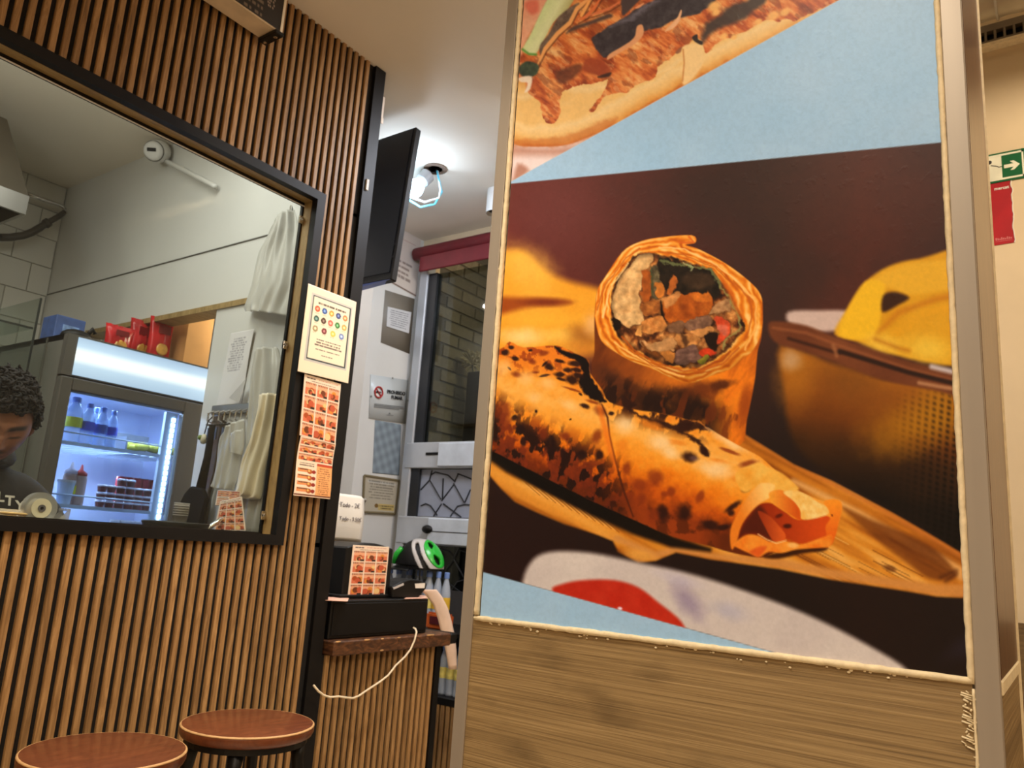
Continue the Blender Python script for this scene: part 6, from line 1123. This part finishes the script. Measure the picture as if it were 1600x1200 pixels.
sheet([(414, 622, 441, 616), (410, 640, 438, 655), (400, 690, 428, 700), (386, 720, 418, 740), (376, 760, 412, 780), (373, 776, 400, 781)], 'X', KX-.06, 18, .011, 4, 4, .03).build('front_bag', mat('cream_plastic_bag', (240, 226, 196), .35, var=.06, vs=9), t, smooth=True, sub=1, solid=.001, label='cream front bag')
q = MB().tube([at(x, y, 'X', KX-.045) for x, y in [(398, 640), (400, 580), (404, 556), (420, 553), (428, 570), (432, 610)]], .007, 8); q.build('handle_loop', M_bagw, t, smooth=True)
KX -= .03
t = thing('carrier_bags', 'lower bundle of white carrier bags hanging below the hook rail', 'bags', tuple(at(365, 720, 'X', KX)))
sheet([(356, 676, 386, 655), (350, 684, 384, 690), (346, 700, 382, 710), (342, 730, 380, 730), (338, 755, 376, 755), (337, 762, 372, 768)], 'X', KX-.025, 18, .010, 4, 6, .02).build('bag', M_bagw, t, smooth=True, sub=1, solid=.001)
sheet([(364, 682, 386, 670), (364, 700, 385, 700), (366, 708, 382, 712)], 'X', KX-.05, 10, .008, 3, 7, .015).build('bag_flap', M_bagw, t, smooth=True, sub=1, solid=.001)
KX += .03
t = thing('menu_stack', 'stack of folded menu leaflets with food pictures inside the window', 'menus', tuple(at(360, 832, 'X', 1.43)))
inked('leaflet', *[at(x, y, 'X', 1.42) for x, y in [(344, 783)]], *[at(x, y, 'X', 1.42) for x, y in [(378, 776), (384, 829), (334, 829)]], menu, 60, 70, M_gloss, t)
inked('leaflet', *[at(x, y, 'X', 1.44) for x, y in [(340, 766), (376, 768), (374, 790), (336, 790)]], menu2, 50, 60, M_gloss, t)
t = thing('tap', 'curved chrome tap by the window corner with a black lever', 'tap', tuple(at(345, 834, 'Y', 2.03)))
q = MB().tube([at(x, y, 'Y', 2.03) for x, y in [(318, 834), (330, 822), (345, 812), (355, 811), (360, 820), (360, 836)]], [.008, .007, .007, .007, .007, .009], 10); q.build('spout', M_chrome, t, smooth=True); q = MB(); q.lathe([(.016, 0), (.016, .012), (.010, .02)], (at(360, 836, 'Y', 2.03).x, 2.03, 1.1810), 16); q.build('base', M_chrome, t); q = MB().tube([at(x, y, 'Y', 2.02) for x, y in [(363, 814), (370, 817), (373, 824), (372, 834)]], .005, 8); q.build('lever', M_rubber, t, smooth=True)
# worktop things
t = thing('black_tray', 'flat black tray on the worktop in front of the fridge', 'tray', (1.235, 2.02, 1.1810)); ta, tb = at(214, 822, 'Y', 2.02).x, at(308, 826, 'Y', 2.02).x; q = MB(); n = 20; mx_ = (ta+tb)/2; rx = (tb-ta)/2
q.lathe([(.05, 0), (.075, .004), (.084, .016), (.082, .018), (.07, .008), (.01, .006)], (mx_, 1.985, 1.1810), 32); q.bm.transform(Matrix.Translation((mx_, 0, 0)) @ Matrix.Diagonal((rx/.084, 1, 1.7, 1)) @ Matrix.Translation((-mx_, 0, -1.1810))); q.bm.transform(Matrix.Translation((0, 0, 1.1810))); q.build('tray', M_rubber, t, smooth=True)
cp = at(268, 820, 'Y', 2.02); M_cup = mat('clear_cup', (214, 208, 204), .2, alpha=.6)
for k in range(6):
    o = MB().lathe([(.016, 0), (.0205, .030), (.0215, .030), (.0205, .031)], (cp.x, 1.985, 1.1990+.0065*k), 20, cap=False).build('plastic_cup', M_cup, None, smooth=True, solid=.0008); tag(o, 'clear plastic cup in the stack on the black tray, %s of six' % ['lowest', 'second from below', 'third from below', 'fourth from below', 'fifth from below', 'topmost'][k], 'cup', 'stacked plastic cups')
t = thing('tape_dispenser', 'clear tape dispenser with a cream core roll on the worktop', 'tape dispenser', (.88, 1.985, 1.1810)); tc_ = at(62, 794, 'Y', 1.97)
M_clr = mat('clear_tape', (170, 168, 166), .15, alpha=.55, coat=.6); ya = (0, 1, 0)
MB().lathe([(.0215, 0), (.0365, 0), (.0365, .022), (.0215, .022), (.0215, 0)], (tc_.x, 1.962, tc_.z), 36, ya, cap=False).build('tape_roll', M_clr, t, smooth=False)
MB().lathe([(.0085, -.002), (.0225, -.002), (.0225, .024), (.0085, .024), (.0085, -.002)], (tc_.x, 1.962, tc_.z), 30, ya, cap=False).build('core', mat('cream_core', (226, 212, 184), .5), t); MB().lathe([(.004, -.004), (.0085, -.004), (.0085, .026), (.004, .026), (.004, -.004)], (tc_.x, 1.962, tc_.z), 16, ya, cap=False).build('hub', mat('hub_grey', (96, 92, 96), .4), t)
q = MB(); q.prism([(tc_.x-.036, 1.955, 1.1810), (tc_.x+.062, 1.955, 1.1810), (tc_.x+.064, 1.955, tc_.z+.004), (tc_.x+.056, 1.955, tc_.z-.004), (tc_.x+.04, 1.955, tc_.z-.024), (tc_.x, 1.955, tc_.z-.0385), (tc_.x-.034, 1.955, tc_.z-.02)], (0, .003, 0)); q.prism([(tc_.x-.036, 1.990, 1.1810), (tc_.x+.062, 1.990, 1.1810), (tc_.x+.064, 1.990, tc_.z+.004), (tc_.x+.056, 1.990, tc_.z-.004), (tc_.x+.04, 1.990, tc_.z-.024), (tc_.x, 1.990, tc_.z-.0385), (tc_.x-.034, 1.990, tc_.z-.02)], (0, .003, 0)); q.box(tc_.x+.054, tc_.x+.064, 1.955, 1.993, tc_.z-.002, tc_.z+.004); q.build('holder', M_clr, t)
t = thing('plastic_wrap', 'crumpled clear plastic wrap beside the tape dispenser', 'wrap', (tc_.x+.06, 2.03, 1.1810)); q = MB(); rd = random.Random(12); q.grid([[(tc_.x+.02+.05*u, 2.01+.05*v, 1.1825+abs(.022*math.sin(u*2.9)*math.sin(v*3))+rd.uniform(0, .012)) for u in np.linspace(0, 1.4, 14)] for v in np.linspace(0, 1, 10)]); q.build('film', mat('film', (206, 200, 196), .12, alpha=.5, coat=.5), t)
pb = at(16, 806, 'Y', 1.98); grp = 'flatbreads in the stack'
for k in range(4):
    q = MB(); q.lathe([(.001, 0), (.052, .0), (.058, .0028), (.054, .0056), (.001, .0062)], (pb.x-.02+.002*k, 2.0, 1.1810+.0066*k), 26); q.bm.transform(Matrix.Identity(4)); o = q.build('flatbread', mat('flatbread', (216, 172, 110), .7, var=.2, vs=30), None, smooth=True); tag(o, 'flatbread in the pile left of the tape dispenser, %s of four' % ['lowest', 'second from below', 'third from below', 'topmost'][k], 'flatbread', grp)
o = MB().grid([[(pb.x-.02+.064*math.cos(a)*r, 2.0+.062*math.sin(a)*r, 1.2095+.004*math.sin(a*5)-.024*max(0, r-.85)/.15) for a in np.linspace(0, 2*math.pi, 30)] for r in (.02, .4, .7, .86, .95, 1.)]).build('bread_bag', mat('bread_film', (220, 210, 190), .12, alpha=.28, coat=.6), None, smooth=True); tag(o, 'clear plastic bag wrapped over the flatbread pile', 'bag')
# ------------------------------------------------------------------ man working behind the window
def skin(name, chains, m, parent, sub=2, root=0):
    V, E, R_ = [], [], []; idx = {}
    for ch in chains:
        prev = None
        for (x, y, z, r) in ch:
            k = (round(x, 4), round(y, 4), round(z, 4))
            if k not in idx: idx[k] = len(V); V.append((x, y, z)); R_.append(r)
            if prev is not None and prev != idx[k]: E.append((prev, idx[k]))
            prev = idx[k]
    me = bpy.data.meshes.new(name); org = wloc(parent); me.from_pydata([tuple(Vector(v)-org) for v in V], E, []); o = bpy.data.objects.new(name, me); C.objects.link(o)
    md = o.modifiers.new('skin', 'SKIN'); md.use_smooth_shade = True; md.branch_smoothing = .6
    for i, r in enumerate(R_): d = me.skin_vertices[0].data[i]; d.radius = (r, r); d.use_root = (i == root)
    s = o.modifiers.new('sub', 'SUBSURF'); s.levels = sub; s.render_levels = sub
    dg = bpy.context.evaluated_depsgraph_get(); m2 = bpy.data.meshes.new_from_object(o.evaluated_get(dg)); bpy.data.objects.remove(o); m2.name = name; m2.materials.clear(); m2.materials.append(m)
    m2.polygons.foreach_set('use_smooth', [True]*len(m2.polygons)); o = bpy.data.objects.new(name, m2); C.objects.link(o); o.parent = parent; WL[o.name] = org; return o
HX, HY, HZ = .868, 2.235, 1.432          # head centre
man = thing('person', 'man with curly dark hair in a black hoodie looking down behind the kitchen window', 'person', (.86, 2.36, 0))
M_skin = mat('brown_skin', (132, 84, 62), .5, var=.06, vs=30); M_hood = mat('black_hoodie', (40, 35, 35), .85, var=.15, vs=60, bump=.3, bs=120); M_jean = mat('dark_trousers', (38, 40, 50), .85, var=.15, vs=50); M_hair = mat('dark_hair', (30, 23, 20), .75, var=.4, vs=60, spec=.25)
hf = Matrix.Rotation(math.radians(-6), 3, 'Z') @ Matrix.Rotation(math.radians(22), 3, 'X')     # local: face looks to -Y
hf = Matrix.Rotation(math.radians(-14), 3, 'Z') @ Matrix.Rotation(math.radians(33), 3, 'X') @ Matrix.Rotation(math.radians(4), 3, 'Y')
hc_ = Vector((HX, HY, HZ))
def G(x, y, cx, cy_, sx, sy): return np.exp(-((x-cx)/sx)**2-((y-cy_)/sy)**2)
def head():
    nu, nv = 180, 120; th = np.linspace(0, 2*np.pi, nu, endpoint=False); ph = np.linspace(-np.pi/2, np.pi/2, nv); T, Pp = np.meshgrid(th, ph)
    dx, dy, dz = np.cos(Pp)*np.sin(T), -np.cos(Pp)*np.cos(T), np.sin(Pp)
    low = np.clip(-dz, 0, 1); fr_ = np.clip(-dy, 0, 1)
    x = dx*.074*(1-.34*low**1.6); y = dy*.094*(1-.10*low*(dy > 0)); z = dz*.113
    a = x/.074; c = z/.113; f = fr_**1.5      # a: across, c: up
    face = np.zeros_like(x)
    face += .006*G(a, c, 0, .28, .75, .14)                      # brow
    face -= .010*(G(a, c, .40, .12, .24, .11)+G(a, c, -.40, .12, .24, .11))   # sockets
    face += .0065*(G(a, c, .40, .09, .17, .075)+G(a, c, -.40, .09, .17, .075))  # lids
    face += .017*G(a, c, 0, -.02, .13, .22)*(1-.3*(c > .1))+.013*G(a, c, 0, -.17, .15, .085)+.007*(G(a, c, .15, -.19, .08, .06)+G(a, c, -.15, -.19, .08, .06))
    face += .005*(G(a, c, .55, -.16, .25, .2)+G(a, c, -.55, -.16, .25, .2))     # cheeks
    face += .008*G(a, c, 0, -.50, .42, .18)+.0055*G(a, c, 0, -.43, .28, .04)+.0065*G(a, c, 0, -.535, .24, .05)-.005*G(a, c, 0, -.482, .30, .022)
    face -= .004*G(a, c, 0, -.64, .3, .05); face += .013*G(a, c, 0, -.82, .42, .17)
    y = y-face*f
    P_ = np.stack([x.ravel(), y.ravel(), z.ravel()], 1)
    col = np.tile(np.array([[134., 86., 64.]]), (len(P_), 1)); A, Cc, Ff = a.ravel(), c.ravel(), f.ravel()
    def tint(m, c_, k): 
        m = np.clip(m, 0, 1)*k; col[:] = col*(1-m[:, None])+np.array(c_)*m[:, None]
    for s in (-1, 1):
        tint((np.exp(-((A-s*.42)/.30)**6-((Cc-.285+.10*np.abs(np.abs(A)-.38))/.055)**4))*(Ff > .2), (28, 20, 18), .92)      # brows
        tint(np.exp(-((A-s*.41)/.20)**4-((Cc-.055+.10*(np.abs(A)-.41)**2*4)/.022)**4)*(Ff > .2), (24, 16, 15), .9)          # lash line of lowered lids
        tint(np.exp(-((A-s*.41)/.22)**2-((Cc-.0)/.09)**2)*(Ff > .2), (104, 62, 48), .4)
        tint(G(A, Cc, s*.08, -.235, .05, .03)*(Ff > .2), (50, 26, 22), .8)
    tint(G(A, Cc, 0, -.435, .26, .045)*(Ff > .2), (128, 66, 60), .8); tint(G(A, Cc, 0, -.535, .23, .05)*(Ff > .2), (150, 80, 74), .85); tint(np.exp(-(A/.28)**4-((Cc+.484)/.014)**2)*(Ff > .2), (50, 24, 24), .9)
    tint(np.exp(-(A/.30)**4-((Cc+.345)/.045)**4)*(Ff > .2), (38, 27, 24), .8)                     # moustache
    tint(np.clip((-.60-Cc)/.12, 0, 1)*np.clip(1.3-np.abs(A), 0, 1)*(Ff > .05), (46, 32, 28), .72); tint(np.clip((np.abs(A)-.66)/.12, 0, 1)*np.clip((.05-Cc)/.2, 0, 1)*np.clip((Ff-.02)/.1, 0, 1)*.8, (52, 36, 30), .7)
    M3 = np.array(hf); W3 = P_@M3.T+np.array(hc_)
    i, j = np.meshgrid(np.arange(nv-1), np.arange(nu), indexing='ij'); q0 = (i*nu+j).ravel(); q1 = (i*nu+(j+1) % nu).ravel(); F = np.stack([q0, q1, q1+nu, q0+nu], 1); return W3, F, col
W3, F3, col3 = head()
# neck, ears and hands joined with the head into one body mesh
neck0 = hc_+hf @ Vector((0, .03, -.06)); sh = Vector((.865, 2.385, 1.30))
def hand(wx_, wy, wz, sx):
    ch = [[(wx_, wy+.10, wz+.07, .030), (wx_, wy, wz, .025), (wx_+.0, wy-.045, wz-.008, .028), (wx_, wy-.075, wz-.012, .026)]]
    for k, (o_, l) in enumerate([(-.028, .062), (-.010, .072), (.009, .068), (.026, .054)]):
        ch.append([(wx_, wy-.075, wz-.012, .026), (wx_+o_, wy-.092, wz-.012, .0095), (wx_+o_*1.1, wy-.092-l*.5, wz-.018, .0085), (wx_+o_*1.1, wy-.092-l*.9, wz-.034, .0075)])
    ch.append([(wx_, wy-.045, wz-.008, .028), (wx_+sx*.034, wy-.055, wz-.012, .011), (wx_+sx*.046, wy-.085, wz-.018, .0095), (wx_+sx*.044, wy-.105, wz-.022, .008)]); return ch
bd = skin('body_tmp', [[(.865, 2.42, .98, .11), (.865, 2.41, 1.15, .12), (.865, 2.395, 1.27, .06), (sh.x, sh.y-.015, sh.z+.03, .055), tuple(neck0)+(.052,), tuple(hc_+hf @ Vector((0, .015, .0)))+(.05,)],
    [(.865, 2.42, .98, .11), (.775, 2.43, .88, .075), (.765, 2.44, .48, .05), (.765, 2.46, .08, .036), (.765, 2.36, .03, .03)], [(.865, 2.42, .98, .11), (.955, 2.43, .88, .075), (.965, 2.44, .48, .05), (.965, 2.46, .08, .036), (.965, 2.36, .03, .03)],
    [(.865, 2.395, 1.27, .06), (.715, 2.40, 1.255, .03), (.62, 2.33, 1.09, .030), (.69, 2.27, 1.19, .028)]+hand(.70, 2.225, 1.165, 1)[0][1:], [(.865, 2.395, 1.27, .06), (1.015, 2.40, 1.235, .03), (1.10, 2.33, 1.08, .030), (1.01, 2.27, 1.18, .028)]+hand(1.0, 2.225, 1.16, -1)[0][1:]]+hand(.70, 2.225, 1.165, 1)[1:]+hand(1.0, 2.225, 1.16, -1)[1:], M_skin, man)
bm = bmesh.new(); bm.from_mesh(bd.data); n0 = len(bm.verts); lay = bm.verts.layers.float_color.new('ink')
base = tuple(float(q_) for q_ in s2l((134, 86, 64)))+(1,)
for v in bm.verts: v[lay] = base
o3 = np.array(wloc(man)); cl = s2l(col3); vs_ = []
for p, c in zip(W3-o3, cl): v = bm.verts.new(p); v[lay] = (c[0], c[1], c[2], 1); vs_.append(v)
for f in F3:
    try: bm.faces.new([vs_[k] for k in f])
    except ValueError: pass
for s in (-1, 1):
    m_ = Matrix.Translation(hc_-Vector(o3)) @ hf.to_4x4() @ Matrix.Translation((s*.074, .012, .0)) @ Matrix.Rotation(s*.35, 4, 'Z') @ Matrix.Diagonal((.010, .020, .034, 1)); r_ = bmesh.ops.create_uvsphere(bm, u_segments=12, v_segments=8, radius=1, matrix=m_)
    for v in r_['verts']: v[lay] = base
me = bpy.data.meshes.new('body'); bm.to_mesh(me); bm.free(); bpy.data.objects.remove(bd); me.materials.append(print_mat('skin_tones', .48)); me.polygons.foreach_set('use_smooth', [True]*len(me.polygons)); body = bpy.data.objects.new('body', me); C.objects.link(body); body.parent = man; WL[body.name] = wloc(man)
# hair: cap plus many curls
q = MB(); rd = random.Random(21); rows = []
def hd(T, P_, k=1.): return hc_+hf @ Vector((math.cos(P_)*math.sin(T)*.079*k, -math.cos(P_)*math.cos(T)*.100*k+.004, math.sin(P_)*.118*k))
def edge(T):                      # hairline height by azimuth (0 = face)
    return .62 if abs(T) < .9 else (.62-(abs(T)-.9)*1.1 if abs(T) < 1.7 else (-.26-(abs(T)-1.7)*.35))
q.grid([[hd(T, edge(T if T <= math.pi else T-2*math.pi)+(math.pi/2-edge(T if T <= math.pi else T-2*math.pi))*k/10, 1.01+.05*math.sin(k*1.1+T*7)*.3) for T in np.linspace(0, 2*math.pi, 60)] for k in range(11)])
for i in range(760):
    T = rd.uniform(-math.pi, math.pi); e_ = edge(T); P_ = e_+(math.pi/2-e_)*(rd.random()**1.25); c0 = hd(T, P_, rd.uniform(.98, 1.08+.10*max(0, math.sin(P_)))); n_ = (c0-hc_).normalized(); u_ = n_.orthogonal().normalized(); w_ = n_.cross(u_); r0 = rd.uniform(.006, .011); a0 = rd.uniform(0, 6.3); tl = rd.uniform(-.5, .9)
    q.tube([c0+(u_*math.cos(a0+a)+w_*math.sin(a0+a)*.9)*r0*(1-.08*a)+n_*(.004*a*tl+.002) for a in np.linspace(0, 4.6, 9)], [.0022, .0036, .0042, .0042, .004, .0036, .003, .0024, .0012], 5)
q.build('hair', M_hair, man, smooth=True)
# clothes
hd_ = skin('hoodie', [[(.865, 2.42, .90, .15), (.865, 2.41, 1.08, .158), (.865, 2.385, 1.23, .14), (.868, 2.355, 1.325, .095), (.868, 2.335, 1.37, .074)], [(.865, 2.385, 1.23, .14), (.725, 2.375, 1.285, .08), (.665, 2.36, 1.21, .072), (.615, 2.33, 1.09, .062), (.685, 2.285, 1.195, .043)], [(.865, 2.385, 1.23, .14), (1.005, 2.375, 1.28, .08), (1.062, 2.36, 1.205, .072), (1.105, 2.33, 1.08, .062), (1.015, 2.285, 1.185, .043)]], M_hood, man)
q = MB(); q.tube([Vector((.868, 2.355, 1.365))+Vector((.085*math.cos(a), .085*math.sin(a)+.01, .028*math.sin(a)-.006)) for a in np.linspace(-2.2, 5.3, 30)], [.020+.016*max(0, math.sin(a)) for a in np.linspace(-2.2, 5.3, 30)], 10); q.build('hood', M_hood, man, smooth=True)
skin('trousers', [[(.865, 2.42, .94, .125), (.775, 2.43, .86, .092), (.765, 2.44, .48, .068), (.765, 2.46, .10, .055)], [(.865, 2.42, .94, .125), (.955, 2.43, .86, .092), (.965, 2.44, .48, .068), (.965, 2.46, .10, .055)]], M_jean, man)
for x in (.765, .965):
    q = MB(); q.ball((x, 2.40, .045), .06, (.75, 2.1, .75), 16, 10); q.build('shoe', M_black, man, smooth=True)
lp = [at(x, y, 'Y', 2.235) for x, y in [(1, 777), (15, 783), (31, 791)]]
for ch, p in zip('LTY', lp): lettering(ch, .036, p, (1, 0, 0), (-.05, .25, 1), mat('print_white', (216, 208, 200), .7), man, bold=.001)
